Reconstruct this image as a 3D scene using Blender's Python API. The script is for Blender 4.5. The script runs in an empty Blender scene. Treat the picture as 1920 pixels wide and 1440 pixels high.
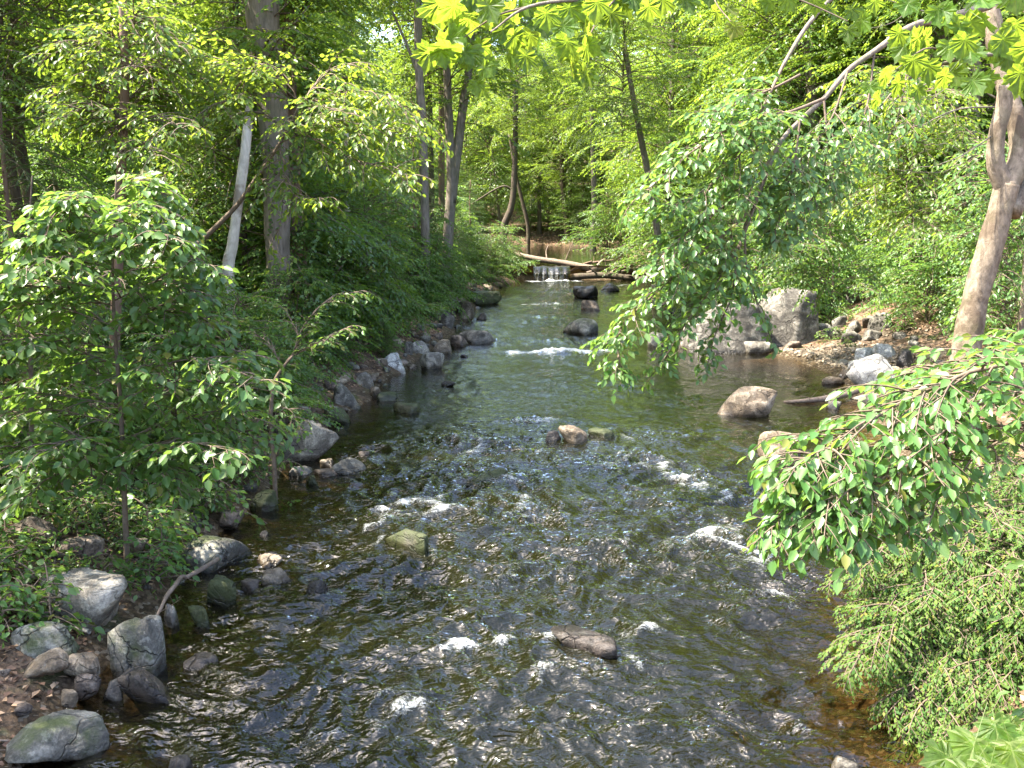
import bpy, bmesh, math, random
import numpy as np
from mathutils import Vector, Matrix
R = math.radians

# ------------------------------------------------------------------ camera, sky, sun, exposure
S = bpy.context.scene
CAM_H = 4.0
FPX = 1768.0                        # focal length in pixels of the 1920 px wide photograph
PITCH = math.atan(320.0 / FPX)      # the horizon lies 320 px above the middle of the picture
cam_d = bpy.data.cameras.new('camera')
cam_d.sensor_width = 36.0
cam_d.lens = 36.0 * FPX / 1920.0
cam_d.clip_start = 0.05
cam_d.clip_end = 2000.0
cam = bpy.data.objects.new('camera', cam_d)
S.collection.objects.link(cam)
cam.location = (0, 0, CAM_H)
cam.rotation_euler = (math.pi / 2 - PITCH, 0, 0)
S.camera = cam

TO_SUN = Vector((-0.54, -0.04, 0.84)).normalized()
SUN_EL = math.asin(TO_SUN.z)
SUN_ROT = math.atan2(TO_SUN.x, TO_SUN.y)
world = bpy.data.worlds.new('World')
S.world = world
world.use_nodes = True
wn, wl = world.node_tree.nodes, world.node_tree.links
sky = wn.new('ShaderNodeTexSky')
sky.sky_type = 'NISHITA'
sky.sun_disc = False
sky.sun_elevation = SUN_EL
sky.sun_rotation = SUN_ROT
sky.air_density = 0.8
sky.dust_density = 2.6
sky.ozone_density = 0.5
bg = wn['Background']
bg.inputs['Strength'].default_value = 0.15
wl.new(sky.outputs['Color'], bg.inputs['Color'])
sun_d = bpy.data.lights.new('sun', 'SUN')
sun_d.energy = 3.2
sun_d.angle = R(0.53)
sun_d.color = (1.0, 0.93, 0.80)
sun = bpy.data.objects.new('sun', sun_d)
S.collection.objects.link(sun)
sun.rotation_euler = TO_SUN.to_track_quat('Z', 'Y').to_euler()
S.view_settings.view_transform = 'Standard'
S.view_settings.look = 'None'
S.view_settings.exposure = 3.15
S.view_settings.gamma = 1.0
S.view_settings.use_curve_mapping = False
S.render.engine = 'CYCLES'
cy = S.cycles
cy.max_bounces = 10
cy.diffuse_bounces = 6
cy.glossy_bounces = 3
cy.transmission_bounces = 8
cy.transparent_max_bounces = 8
cy.caustics_reflective = False
cy.caustics_refractive = False
cy.sample_clamp_indirect = 6.0
cy.use_denoising = True

COL = S.collection
rng = np.random.default_rng(7)
random.seed(7)

# ------------------------------------------------------------------ helpers: pixels of the photo to places
CT, ST = math.cos(PITCH), math.sin(PITCH)
def ray(px, py):
    a, b = (px - 960) / FPX, (720 - py) / FPX
    return np.array([a, CT + b * ST, -ST + b * CT])
def PD(px, py, D):                  # the point at forward distance D
    d = ray(px, py)
    return np.array([0, 0, CAM_H]) + d * (D / d[1])
def PZ(px, py, z=0.0):              # the point on the level z
    d = ray(px, py)
    return np.array([0, 0, CAM_H]) + d * ((z - CAM_H) / d[2])

# ------------------------------------------------------------------ noise
def _hash(ix, iy, iz, seed):
    h = (ix.astype(np.int64) * 374761393 + iy.astype(np.int64) * 668265263 + iz.astype(np.int64) * 2147483647 + seed * 1274126177) & 0xffffffff
    h = ((h ^ (h >> 13)) * 1274126177) & 0xffffffff
    h = ((h ^ (h >> 16)) * 2246822519) & 0xffffffff
    return h ^ (h >> 15)
_G = np.random.default_rng(3).normal(size=(256, 3))
_G /= np.linalg.norm(_G, axis=1)[:, None]
def perlin3(x, y, z, seed=0):
    x, y, z = np.broadcast_arrays(np.asarray(x, float), np.asarray(y, float), np.asarray(z, float))
    x0, y0, z0 = np.floor(x), np.floor(y), np.floor(z)
    fx, fy, fz = x - x0, y - y0, z - z0
    u, v, w = [t * t * t * (t * (t * 6 - 15) + 10) for t in (fx, fy, fz)]
    out = 0
    for dx in (0, 1):
        for dy in (0, 1):
            for dz in (0, 1):
                g = _G[_hash(x0 + dx, y0 + dy, z0 + dz, seed) & 255]
                n = g[..., 0] * (fx - dx) + g[..., 1] * (fy - dy) + g[..., 2] * (fz - dz)
                out = out + n * (u if dx else 1 - u) * (v if dy else 1 - v) * (w if dz else 1 - w)
    return out * 1.5
def perlin2(x, y, seed=0):
    x, y = np.broadcast_arrays(np.asarray(x, float), np.asarray(y, float))
    x0, y0 = np.floor(x), np.floor(y)
    fx, fy = x - x0, y - y0
    u, v = [t * t * t * (t * (t * 6 - 15) + 10) for t in (fx, fy)]
    z0 = np.zeros_like(x0)
    out = 0
    for dx in (0, 1):
        for dy in (0, 1):
            h = _hash(x0 + dx, y0 + dy, z0, seed)
            a = (h & 1023) * (2 * math.pi / 1024)
            out = out + (np.cos(a) * (fx - dx) + np.sin(a) * (fy - dy)) * (u if dx else 1 - u) * (v if dy else 1 - v)
    return out * 1.5
def fbm2(x, y, octaves=4, seed=0):
    o, a = 0, 1.0
    for k in range(octaves):
        o = o + a * perlin2(x * 2 ** k, y * 2 ** k, seed + k * 17)
        a *= 0.5
    return o
def sstep(a, b, x):
    t = np.clip((x - a) / (b - a), 0, 1)
    return t * t * (3 - 2 * t)

# ------------------------------------------------------------------ the lie of the land
EY = [-30, 0, 5, 7, 10, 14, 18, 23.6, 28, 33, 44, 50, 56, 58.5, 66, 80, 92, 97]
EL = [-3.4, -3.4, -3.5, -3.65, -3.75, -3.6, -3.35, -2.85, -2.25, -1.9, -1.45, -0.9, 0.2, -1.5, -4.5, -5.0, -3.0, 3.0]
ER = [2.6, 2.6, 2.9, 3.2, 4.3, 6.3, 7.6, 8.6, 7.9, 6.4, 6.3, 7.6, 9.2, 9.6, 8.5, 9.5, 8.0, 3.0]
POND_Z = 0.85
def edges(y):
    w = 0.22 * perlin2(np.asarray(y, float) * 0.55, 0.3 + 0 * np.asarray(y, float), 5)
    return np.interp(y, EY, EL) + w, np.interp(y, EY, ER) - w * 0.8
def ground(x, y):
    x, y = np.broadcast_arrays(np.asarray(x, float), np.asarray(y, float))
    xl, xr = edges(y)
    dl, dr = xl - x, x - xr
    inside = np.minimum(x - xl, xr - x)
    bed = -0.04 - 0.55 * (1 - np.exp(-np.maximum(inside, 0) / 1.3))
    bed = bed + 0.22 * sstep(4.2, 6.5, x) * sstep(12, 16, y) * (1 - sstep(26, 30, y))
    L = np.maximum(dl, 0)
    zl = 0.02 + 0.75 * (1 - np.exp(-L / 1.8)) + 0.075 * L + 0.06 * np.maximum(L - 9, 0)
    Q = np.maximum(dr, 0)
    near = 1 - sstep(12.5, 16, y)
    zs = 0.02 + 1.0 * (1 - np.exp(-Q / 1.6)) + 0.14 * Q
    zb = 0.02 + 0.14 * Q + 0.55 * sstep(1.8, 5.5, Q) + 0.10 * np.maximum(Q - 4, 0)
    zr = near * zs + (1 - near) * zb + 0.17 * np.maximum(Q - 7, 0)
    z = np.where(inside > 0, bed, np.where(dl > 0, zl, zr))
    up = sstep(56.6, 58.4, y)
    z = z + POND_Z * up
    far = np.maximum(y - 97, 0)
    z = np.where(y > 97, np.maximum(z, POND_Z + 0.02 + 0.13 * far), z)
    z = z + 0.10 * np.maximum(-x - 30, 0)
    z = z + 0.12 * np.clip(-inside, 0, 1) * fbm2(x * 0.5, y * 0.5, 4, 11) + 0.035 * fbm2(x * 1.7, y * 1.7, 3, 12)
    z = z + 0.9 * sstep(8, 30, -inside) * fbm2(x * 0.09, y * 0.09, 2, 13)
    return z
def gz(x, y):
    return float(ground(x, y))
def PG(px, py):                     # where the sight line through a pixel meets ground or water
    d = ray(px, py)
    t = np.linspace(4, 140, 6000) / d[1]
    p = np.array([0, 0, CAM_H])[None] + t[:, None] * d[None]
    lev = np.where(p[:, 1] > 58, POND_Z, 0.0)
    xl, xr = edges(p[:, 1])
    g = ground(p[:, 0], p[:, 1])
    g = np.where((p[:, 0] > xl) & (p[:, 0] < xr), np.maximum(g, lev), g)
    i = np.argmax(p[:, 2] <= g)
    return p[i] if p[i, 2] <= g[i] else p[-1]

# ------------------------------------------------------------------ mesh building
def mesh(name, V, F, mats, mi=None, smooth=True, attrs=None):
    V = np.asarray(V, np.float32)
    F = np.asarray(F, np.int32)
    me = bpy.data.meshes.new(name)
    k = F.shape[1]
    me.vertices.add(len(V))
    me.vertices.foreach_set('co', V.ravel())
    me.loops.add(F.size)
    me.loops.foreach_set('vertex_index', F.ravel())
    me.polygons.add(len(F))
    me.polygons.foreach_set('loop_start', np.arange(0, F.size, k, dtype=np.int32))
    me.polygons.foreach_set('loop_total', np.full(len(F), k, np.int32))
    me.polygons.foreach_set('use_smooth', np.full(len(F), smooth, bool))
    if mi is not None:
        me.polygons.foreach_set('material_index', np.asarray(mi, np.int32))
    for m in mats:
        me.materials.append(m)
    for an, av in (attrs or {}).items():
        at = me.attributes.new(an, 'FLOAT', 'POINT')
        at.data.foreach_set('value', np.asarray(av, np.float32))
    me.update(calc_edges=True)
    return me
def link(name, data, parent=None, loc=None):
    o = bpy.data.objects.new(name, data)
    COL.objects.link(o)
    if parent is not None:
        o.parent = parent
    if loc is not None:
        o.location = loc
    return o
def tag(o, label=None, cat=None, group=None, kind=None):
    for k, v in (('label', label), ('category', cat), ('group', group), ('kind', kind)):
        if v:
            o[k] = v
    return o
def thing(name, label, cat, loc=(0, 0, 0), group=None, rz=0.0, sc=1.0):
    o = link(name, None, loc=loc)
    o.empty_display_size = 0.2
    o.rotation_euler = (0, 0, rz)
    o.scale = (sc, sc, sc)
    return tag(o, label, cat, group)
def copy_tree(o, loc, rz, sc, label=None, group=None):
    c = o.copy()
    COL.objects.link(c)
    c.location, c.rotation_euler = loc, (0, 0, rz)
    c.scale = sc if hasattr(sc, '__len__') else (sc, sc, sc)
    tag(c, label, None, group)
    for ch in o.children:
        k = ch.copy()
        COL.objects.link(k)
        k.parent = c
        for g in ch.children:
            h = g.copy()
            COL.objects.link(h)
            h.parent = k
    return c
class Geo:                          # collects quads
    def __init__(self):
        self.V, self.F, self.M, self.n = [], [], [], 0
    def add(self, V, F, m=0):
        V, F = np.asarray(V, float), np.asarray(F, int)
        self.V.append(V); self.F.append(F + self.n); self.M.append(np.full(len(F), m)); self.n += len(V)
    def add_geo(self, g, M=None, t=None):
        V = np.concatenate(g.V)
        if M is not None:
            V = V @ np.asarray(M).T
        if t is not None:
            V = V + np.asarray(t)
        self.V.append(V); self.F.append(np.concatenate(g.F) + self.n); self.M.append(np.concatenate(g.M)); self.n += len(V)
    def mesh(self, name, mats, smooth=True):
        return mesh(name, np.concatenate(self.V), np.concatenate(self.F), mats, np.concatenate(self.M), smooth)
def smooth_path(pts, n):
    pts = np.asarray(pts, float)
    k = len(pts)
    if k < 3:
        s = np.linspace(0, 1, n)[:, None]
        return pts[0] * (1 - s) + pts[-1] * s
    P = np.vstack([2 * pts[0] - pts[1], pts, 2 * pts[-1] - pts[-2]])
    out = []
    for u in np.linspace(0, k - 1 - 1e-9, n):
        i = int(u); t = u - i
        a, b, c, d = P[i], P[i + 1], P[i + 2], P[i + 3]
        out.append(0.5 * (2 * b + (c - a) * t + (2 * a - 5 * b + 4 * c - d) * t * t + (3 * b - 3 * c + d - a) * t ** 3))
    return np.array(out)
def tube(geo, pts, rad, sides=8, m=0, rough=0.0, seed=0, cap=True):
    pts = np.asarray(pts, float)
    n = len(pts)
    rad = np.interp(np.linspace(0, 1, n), np.linspace(0, 1, len(rad)), rad) if hasattr(rad, '__len__') else np.full(n, rad)
    T = np.gradient(pts, axis=0)
    T /= np.linalg.norm(T, axis=1)[:, None] + 1e-12
    ref = np.array([1.0, 0, 0]) if abs(T[0, 0]) < 0.8 else np.array([0, 1.0, 0])
    N = np.cross(T[0], ref); N /= np.linalg.norm(N)
    ang = np.linspace(0, 2 * math.pi, sides, endpoint=False)
    V = np.zeros((n, sides, 3))
    for i in range(n):
        N = N - T[i] * np.dot(N, T[i]); N /= np.linalg.norm(N) + 1e-12
        B = np.cross(T[i], N)
        V[i] = pts[i] + rad[i] * (np.cos(ang)[:, None] * N + np.sin(ang)[:, None] * B)
    if rough:
        c = V - pts[:, None]
        f = 1 + rough * (perlin3(V[..., 0] * 2.2, V[..., 1] * 2.2, V[..., 2] * 0.9, seed) * 1.3 + 0.6 * perlin3(V[..., 0] * 9, V[..., 1] * 9, V[..., 2] * 2.2, seed + 1))
        V = pts[:, None] + c * f[..., None]
    idx = np.arange(n * sides).reshape(n, sides)
    a, b = idx[:-1], np.roll(idx[:-1], -1, 1)
    c, d = np.roll(idx[1:], -1, 1), idx[1:]
    F = np.stack([a, b, c, d], -1).reshape(-1, 4)
    V = V.reshape(-1, 3)
    if cap and sides >= 4 and sides % 2 == 0:
        F2 = []
        for ring, fl in ((idx[0], True), (idx[-1], False)):
            for k in range(1, sides // 2):
                q = [ring[k - 1], ring[k], ring[sides - 1 - k], ring[(sides - k) % sides]]
                F2.append(q[::-1] if fl else q)
        F = np.vstack([F, np.array(F2)])
    geo.add(V, F, m)

# ------------------------------------------------------------------ materials
def mat(name):
    m = bpy.data.materials.new(name)
    m.use_nodes = True
    nt = m.node_tree
    nt.nodes.clear()
    out = nt.nodes.new('ShaderNodeOutputMaterial')
    return m, nt, out
def N(nt, typ, ins=None, **props):
    n = nt.nodes.new(typ)
    for k, v in props.items():
        setattr(n, k, v)
    for k, v in (ins or {}).items():
        if isinstance(v, bpy.types.NodeSocket):
            nt.links.new(v, n.inputs[k])
        else:
            n.inputs[k].default_value = v
    return n
def rgb(c):
    return (c[0], c[1], c[2], 1.0)
def ramp(nt, fac, stops):
    n = nt.nodes.new('ShaderNodeValToRGB')
    e = n.color_ramp.elements
    while len(e) < len(stops):
        e.new(0.5)
    for el, (p, c) in zip(e, stops):
        el.position = p
        el.color = rgb(c) if hasattr(c, '__len__') else (c, c, c, 1)
    nt.links.new(fac, n.inputs[0])
    return n.outputs[0]
def mixc(nt, fac, a, b, blend='MIX'):
    n = nt.nodes.new('ShaderNodeMix')
    n.data_type = 'RGBA'
    n.blend_type = blend
    for sock, v in ((n.inputs[0], fac), (n.inputs[6], a), (n.inputs[7], b)):
        if isinstance(v, bpy.types.NodeSocket):
            nt.links.new(v, sock)
        elif hasattr(v, '__len__'):
            sock.default_value = rgb(v)
        else:
            sock.default_value = v
    return n.outputs[2]
def math_(nt, op, a, b=0.0, c=0.0, clamp=False):
    n = nt.nodes.new('ShaderNodeMath')
    n.operation = op
    n.use_clamp = clamp
    for i, v in enumerate((a, b, c)):
        if isinstance(v, bpy.types.NodeSocket):
            nt.links.new(v, n.inputs[i])
        else:
            n.inputs[i].default_value = v
    return n.outputs[0]
def objpos(nt, sx=1, sy=1, sz=1, world_=False):
    if world_:
        p = N(nt, 'ShaderNodeNewGeometry').outputs['Position']
    else:
        p = N(nt, 'ShaderNodeTexCoord').outputs['Object']
    return N(nt, 'ShaderNodeMapping', {'Vector': p, 'Scale': (sx, sy, sz)}).outputs[0]

def leaf_mat(name, dark, light, trans, tfac=0.42, rough=0.42, spec=0.45):
    m, nt, out = mat(name)
    isl = N(nt, 'ShaderNodeNewGeometry').outputs['Random Per Island']
    ob = N(nt, 'ShaderNodeObjectInfo').outputs['Random']
    r = math_(nt, 'FRACT', math_(nt, 'ADD', isl, math_(nt, 'MULTIPLY', ob, 7.13)))
    col = mixc(nt, r, dark, light)
    col = mixc(nt, ramp(nt, math_(nt, 'FRACT', math_(nt, 'MULTIPLY', r, 13.7)), [(0.955, 0.0), (0.965, 0.8)]), col, (0.17, 0.15, 0.03))
    tone = math_(nt, 'ADD', 0.78, math_(nt, 'MULTIPLY', ob, 0.44))
    hsv = N(nt, 'ShaderNodeHueSaturation', {'Color': col, 'Value': tone, 'Saturation': 1.0, 'Hue': math_(nt, 'ADD', 0.49, math_(nt, 'MULTIPLY', ob, 0.02))}).outputs[0]
    pr = N(nt, 'ShaderNodeBsdfPrincipled', {'Base Color': hsv, 'Roughness': rough, 'Specular IOR Level': spec})
    tcol = mixc(nt, r, [c * 0.8 for c in trans], trans)
    tr = N(nt, 'ShaderNodeBsdfTranslucent', {'Color': tcol})
    mx = N(nt, 'ShaderNodeMixShader', {0: tfac, 1: pr.outputs[0], 2: tr.outputs[0]})
    nt.links.new(mx.outputs[0], out.inputs[0])
    return m
def bark_mat(name, dark, light, sx=9, sz=1.6, moss=0.0, patch=None, bump=0.5):
    m, nt, out = mat(name)
    v = objpos(nt, sx, sx, sz)
    n1 = N(nt, 'ShaderNodeTexNoise', {'Vector': v, 'Scale': 1.6, 'Detail': 9.0, 'Roughness': 0.72, 'Distortion': 0.4}).outputs['Fac']
    n2 = N(nt, 'ShaderNodeTexNoise', {'Vector': objpos(nt), 'Scale': 2.3, 'Detail': 4.0}).outputs['Fac']
    col = ramp(nt, n1, [(0.3, dark), (0.68, light)])
    if patch:
        col = mixc(nt, ramp(nt, n2, [(0.52, 0.0), (0.6, 0.75)]), col, patch)
    if moss:
        n3 = N(nt, 'ShaderNodeTexNoise', {'Vector': objpos(nt), 'Scale': 3.1, 'Detail': 6.0}).outputs['Fac']
        col = mixc(nt, math_(nt, 'MULTIPLY', ramp(nt, n3, [(0.5, 0.0), (0.62, 1.0)]), moss), col, (0.06, 0.085, 0.02))
    bp = N(nt, 'ShaderNodeBump', {'Strength': bump, 'Distance': 0.03, 'Height': n1}).outputs[0]
    pr = N(nt, 'ShaderNodeBsdfPrincipled', {'Base Color': col, 'Roughness': 0.85, 'Specular IOR Level': 0.2, 'Normal': bp})
    nt.links.new(pr.outputs[0], out.inputs[0])
    return m
def rock_mat(name, dark, light, moss=0.0, lichen=0.25, wet=0.0, mossc=(0.045, 0.058, 0.012)):
    m, nt, out = mat(name)
    off = N(nt, 'ShaderNodeObjectInfo').outputs['Random']
    p0 = N(nt, 'ShaderNodeNewGeometry').outputs['Position']
    v = N(nt, 'ShaderNodeVectorMath', {0: p0, 1: N(nt, 'ShaderNodeCombineXYZ', {0: math_(nt, 'MULTIPLY', off, 30.0)}).outputs[0]}, operation='ADD').outputs[0]
    n1 = N(nt, 'ShaderNodeTexNoise', {'Vector': v, 'Scale': 3.2, 'Detail': 9.0, 'Roughness': 0.62, 'Distortion': 0.6}).outputs['Fac']
    n2 = N(nt, 'ShaderNodeTexNoise', {'Vector': v, 'Scale': 38.0, 'Detail': 5.0, 'Roughness': 0.7}).outputs['Fac']
    n3 = N(nt, 'ShaderNodeTexNoise', {'Vector': v, 'Scale': 7.5, 'Detail': 7.0, 'Roughness': 0.7}).outputs['Fac']
    n4 = N(nt, 'ShaderNodeTexNoise', {'Vector': v, 'Scale': 1.9, 'Detail': 6.0, 'Roughness': 0.65}).outputs['Fac']
    col = ramp(nt, n1, [(0.34, [c * 0.75 for c in dark]), (0.47, dark), (0.53, [(a + b) / 2 for a, b in zip(dark, light)]), (0.66, [c * 1.15 for c in light])])
    col = mixc(nt, math_(nt, 'MULTIPLY', ramp(nt, n4, [(0.40, 1.0), (0.5, 0.0)]), 0.55), col, [c * 0.55 for c in dark])
    col = mixc(nt, 0.8, col, ramp(nt, n2, [(0.32, 0.22), (0.68, 0.82)]), 'OVERLAY')
    if lichen:
        col = mixc(nt, math_(nt, 'MULTIPLY', ramp(nt, n3, [(0.56, 0.0), (0.63, 1.0)]), lichen), col, (0.40, 0.385, 0.32))
    if moss:
        nz = N(nt, 'ShaderNodeSeparateXYZ', {0: N(nt, 'ShaderNodeNewGeometry').outputs['Normal']}).outputs[2]
        mf = math_(nt, 'ADD', n4, math_(nt, 'MULTIPLY', nz, 0.06))
        col = mixc(nt, ramp(nt, mf, [(0.68 - 0.3 * moss, 0.0), (0.80 - 0.3 * moss, 0.85)]), col, mixc(nt, n2, [c * 0.5 for c in mossc], [c * 1.6 for c in mossc]))
    z = N(nt, 'ShaderNodeSeparateXYZ', {0: p0}).outputs[2]
    zz = math_(nt, 'ADD', z, math_(nt, 'MULTIPLY', n3, -0.10))
    w = math_(nt, 'MAXIMUM', ramp(nt, math_(nt, 'ADD', math_(nt, 'MULTIPLY', zz, 4.0), 0.5), [(0.55, 1.0), (0.92, 0.0)]), wet)
    yy = N(nt, 'ShaderNodeSeparateXYZ', {0: p0}).outputs[1]
    col = mixc(nt, math_(nt, 'MULTIPLY', w, 0.72), col, mixc(nt, 1.0, col, (0.22, 0.19, 0.15), 'MULTIPLY'))
    rg = math_(nt, 'SUBTRACT', 0.88, math_(nt, 'MULTIPLY', w, 0.62))
    cw = N(nt, 'ShaderNodeTexNoise', {'Vector': v, 'Scale': 2.5, 'Detail': 4.0}).outputs['Color']
    cv = N(nt, 'ShaderNodeVectorMath', {0: v, 1: N(nt, 'ShaderNodeVectorMath', {0: cw, 'Scale': 0.55}, operation='SCALE').outputs[0]}, operation='ADD').outputs[0]
    ck = N(nt, 'ShaderNodeTexVoronoi', {'Vector': cv, 'Scale': 2.2}, feature='DISTANCE_TO_EDGE').outputs['Distance']
    crack = math_(nt, 'MULTIPLY', ramp(nt, ck, [(0.0, 1.0), (0.022, 0.0)]), ramp(nt, n4, [(0.42, 0.0), (0.55, 1.0)]))
    col = mixc(nt, math_(nt, 'MULTIPLY', crack, 0.5), col, [c * 0.3 for c in dark])
    h = math_(nt, 'SUBTRACT', math_(nt, 'ADD', math_(nt, 'MULTIPLY', n1, 1.0), math_(nt, 'MULTIPLY', n2, 0.18)), math_(nt, 'MULTIPLY', crack, 0.5))
    bp = N(nt, 'ShaderNodeBump', {'Strength': 1.0, 'Distance': 0.07, 'Height': h}).outputs[0]
    pr = N(nt, 'ShaderNodeBsdfPrincipled', {'Base Color': col, 'Roughness': rg, 'Specular IOR Level': 0.4, 'Normal': bp})
    nt.links.new(pr.outputs[0], out.inputs[0])
    return m

M = {}
M['leaf_beech'] = leaf_mat('leaf_beech', (0.042, 0.105, 0.02), (0.105, 0.19, 0.05), (0.25, 0.41, 0.055), 0.46, 0.4, 0.5)
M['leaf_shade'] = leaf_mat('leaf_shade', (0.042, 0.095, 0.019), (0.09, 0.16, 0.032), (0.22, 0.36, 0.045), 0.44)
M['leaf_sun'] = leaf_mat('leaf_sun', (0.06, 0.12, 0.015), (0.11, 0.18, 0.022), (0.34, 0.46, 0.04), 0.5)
M['leaf_canopy'] = leaf_mat('leaf_canopy', (0.05, 0.105, 0.017), (0.10, 0.17, 0.025), (0.30, 0.43, 0.04), 0.5)
M['leaf_maple'] = leaf_mat('leaf_maple', (0.04, 0.09, 0.014), (0.065, 0.125, 0.018), (0.33, 0.46, 0.035), 0.55, 0.5, 0.3)
def add_veins(m, angles, y0, wid, amt):
    nt = m.node_tree
    co = N(nt, 'ShaderNodeSeparateXYZ', {0: N(nt, 'ShaderNodeTexCoord').outputs['Object']})
    d = None
    for a in angles:
        e = math_(nt, 'ABSOLUTE', math_(nt, 'SUBTRACT', math_(nt, 'MULTIPLY', co.outputs[0], math.cos(R(a))), math_(nt, 'MULTIPLY', math_(nt, 'SUBTRACT', co.outputs[1], y0), math.sin(R(a)))))
        d = e if d is None else math_(nt, 'MINIMUM', d, e)
    f = math_(nt, 'MULTIPLY', ramp(nt, d, [(0.0, 1.0), (wid, 0.0)]), amt)
    nz = N(nt, 'ShaderNodeTexNoise', {'Vector': N(nt, 'ShaderNodeTexCoord').outputs['Object'], 'Scale': 5.0, 'Detail': 5.0}).outputs['Fac']
    for n in list(nt.nodes):
        if n.type in ('BSDF_PRINCIPLED', 'BSDF_TRANSLUCENT'):
            src = n.inputs[0].links[0].from_socket
            c = mixc(nt, 0.55, src, ramp(nt, nz, [(0.35, 0.25), (0.65, 0.72)]), 'OVERLAY')
            c = mixc(nt, f, c, [0.16, 0.2, 0.06] if n.type == 'BSDF_PRINCIPLED' else [0.14, 0.2, 0.02])
            nt.links.new(c, n.inputs[0])
add_veins(M['leaf_maple'], (0, 40, -40, 82, -82), 0.14, 0.022, 0.7)
M['leaf_fine'] = leaf_mat('leaf_fine', (0.04, 0.10, 0.022), (0.105, 0.155, 0.028), (0.20, 0.32, 0.035), 0.42, 0.6, 0.2)
M['needle'] = leaf_mat('needle', (0.04, 0.085, 0.02), (0.075, 0.125, 0.025), (0.11, 0.18, 0.025), 0.35)
M['bark_grey'] = bark_mat('bark_grey', (0.075, 0.06, 0.045), (0.24, 0.20, 0.16), moss=0.25)
M['bark_dark'] = bark_mat('bark_dark', (0.035, 0.027, 0.02), (0.11, 0.085, 0.062), moss=0.2)
M['bark_red'] = bark_mat('bark_red', (0.09, 0.055, 0.04), (0.22, 0.15, 0.11), 7, 1.2)
M['bark_pale'] = bark_mat('bark_pale', (0.28, 0.25, 0.2), (0.6, 0.55, 0.46), 6, 2, patch=(0.16, 0.12, 0.08))
M['bark_tan'] = bark_mat('bark_tan', (0.07, 0.052, 0.036), (0.27, 0.215, 0.155), 7.0, 4.0, moss=0.15, patch=(0.075, 0.053, 0.035), bump=0.9)
M['twig'] = bark_mat('twig', (0.07, 0.05, 0.035), (0.17, 0.13, 0.095), 12, 12, bump=0.2)
M['driftwood'] = bark_mat('driftwood', (0.09, 0.065, 0.05), (0.24, 0.185, 0.14), 6, 6)
M['rock_grey'] = rock_mat('rock_grey', (0.072, 0.064, 0.053), (0.195, 0.176, 0.146), lichen=0.25)
M['rock_pale'] = rock_mat('rock_pale', (0.145, 0.128, 0.104), (0.34, 0.308, 0.25), lichen=0.4)
M['rock_pale_lit'] = rock_mat('rock_pale_lit', (0.26, 0.245, 0.22), (0.52, 0.5, 0.45), lichen=0.3)  # brighter copy of rock_pale: sunlight on the piled stones put into the colour
M['rock_tan'] = rock_mat('rock_tan', (0.12, 0.09, 0.06), (0.3, 0.24, 0.17), lichen=0.2)
M['rock_brown'] = rock_mat('rock_brown', (0.075, 0.056, 0.043), (0.2, 0.155, 0.118), lichen=0.12)
M['rock_moss'] = rock_mat('rock_moss', (0.075, 0.07, 0.058), (0.22, 0.205, 0.17), moss=0.42, lichen=0.35)
M['rock_mossy_wet'] = rock_mat('rock_mossy_wet', (0.045, 0.04, 0.03), (0.14, 0.12, 0.09), moss=1.0, lichen=0.05, wet=0.35, mossc=(0.034, 0.046, 0.009))
M['rock_wet'] = rock_mat('rock_wet', (0.026, 0.021, 0.018), (0.085, 0.068, 0.058), lichen=0.08, wet=0.7)

# ground: leaf litter and soil on the banks, amber sand and gravel in the stream bed
def ground_mat():
    m, nt, out = mat('forest_floor')
    p = objpos(nt, world_=True)
    n1 = N(nt, 'ShaderNodeTexNoise', {'Vector': p, 'Scale': 0.9, 'Detail': 7.0, 'Roughness': 0.6}).outputs['Fac']
    vo = N(nt, 'ShaderNodeTexVoronoi', {'Vector': p, 'Scale': 16.0, 'Randomness': 1.0})
    vc = N(nt, 'ShaderNodeSeparateColor', {0: vo.outputs['Color']}).outputs[0]
    n2 = N(nt, 'ShaderNodeTexNoise', {'Vector': p, 'Scale': 30.0, 'Detail': 5.0}).outputs['Fac']
    litter = ramp(nt, vc, [(0.0, (0.05, 0.03, 0.02)), (0.5, (0.13, 0.08, 0.05)), (1.0, (0.24, 0.16, 0.10))])
    soil = ramp(nt, n2, [(0.3, (0.03, 0.022, 0.015)), (0.7, (0.085, 0.06, 0.04))])
    c = mixc(nt, ramp(nt, n1, [(0.38, 0.0), (0.55, 1.0)]), soil, litter)
    n5 = N(nt, 'ShaderNodeTexNoise', {'Vector': p, 'Scale': 1.7, 'Detail': 6.0}).outputs['Fac']
    c = mixc(nt, ramp(nt, n5, [(0.55, 0.0), (0.64, 0.7)]), c, (0.04, 0.065, 0.015))
    at = N(nt, 'ShaderNodeAttribute', attribute_name='shore').outputs['Fac']
    v2 = N(nt, 'ShaderNodeTexVoronoi', {'Vector': p, 'Scale': 24.0}).outputs['Color']
    v2 = N(nt, 'ShaderNodeSeparateColor', {0: v2}).outputs[1]
    sand = ramp(nt, v2, [(0.0, (0.026, 0.018, 0.010)), (0.5, (0.055, 0.038, 0.020)), (0.85, (0.09, 0.065, 0.038)), (1.0, (0.16, 0.135, 0.10))])
    c = mixc(nt, at, c, sand)
    h = math_(nt, 'ADD', math_(nt, 'MULTIPLY', vo.outputs['Distance'], 0.8), n2)
    bp = N(nt, 'ShaderNodeBump', {'Strength': 0.8, 'Distance': 0.04, 'Height': h}).outputs[0]
    pr = N(nt, 'ShaderNodeBsdfPrincipled', {'Base Color': c, 'Roughness': 0.9, 'Specular IOR Level': 0.15, 'Normal': bp})
    nt.links.new(pr.outputs[0], out.inputs[0])
    return m
M['ground'] = ground_mat()

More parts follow.
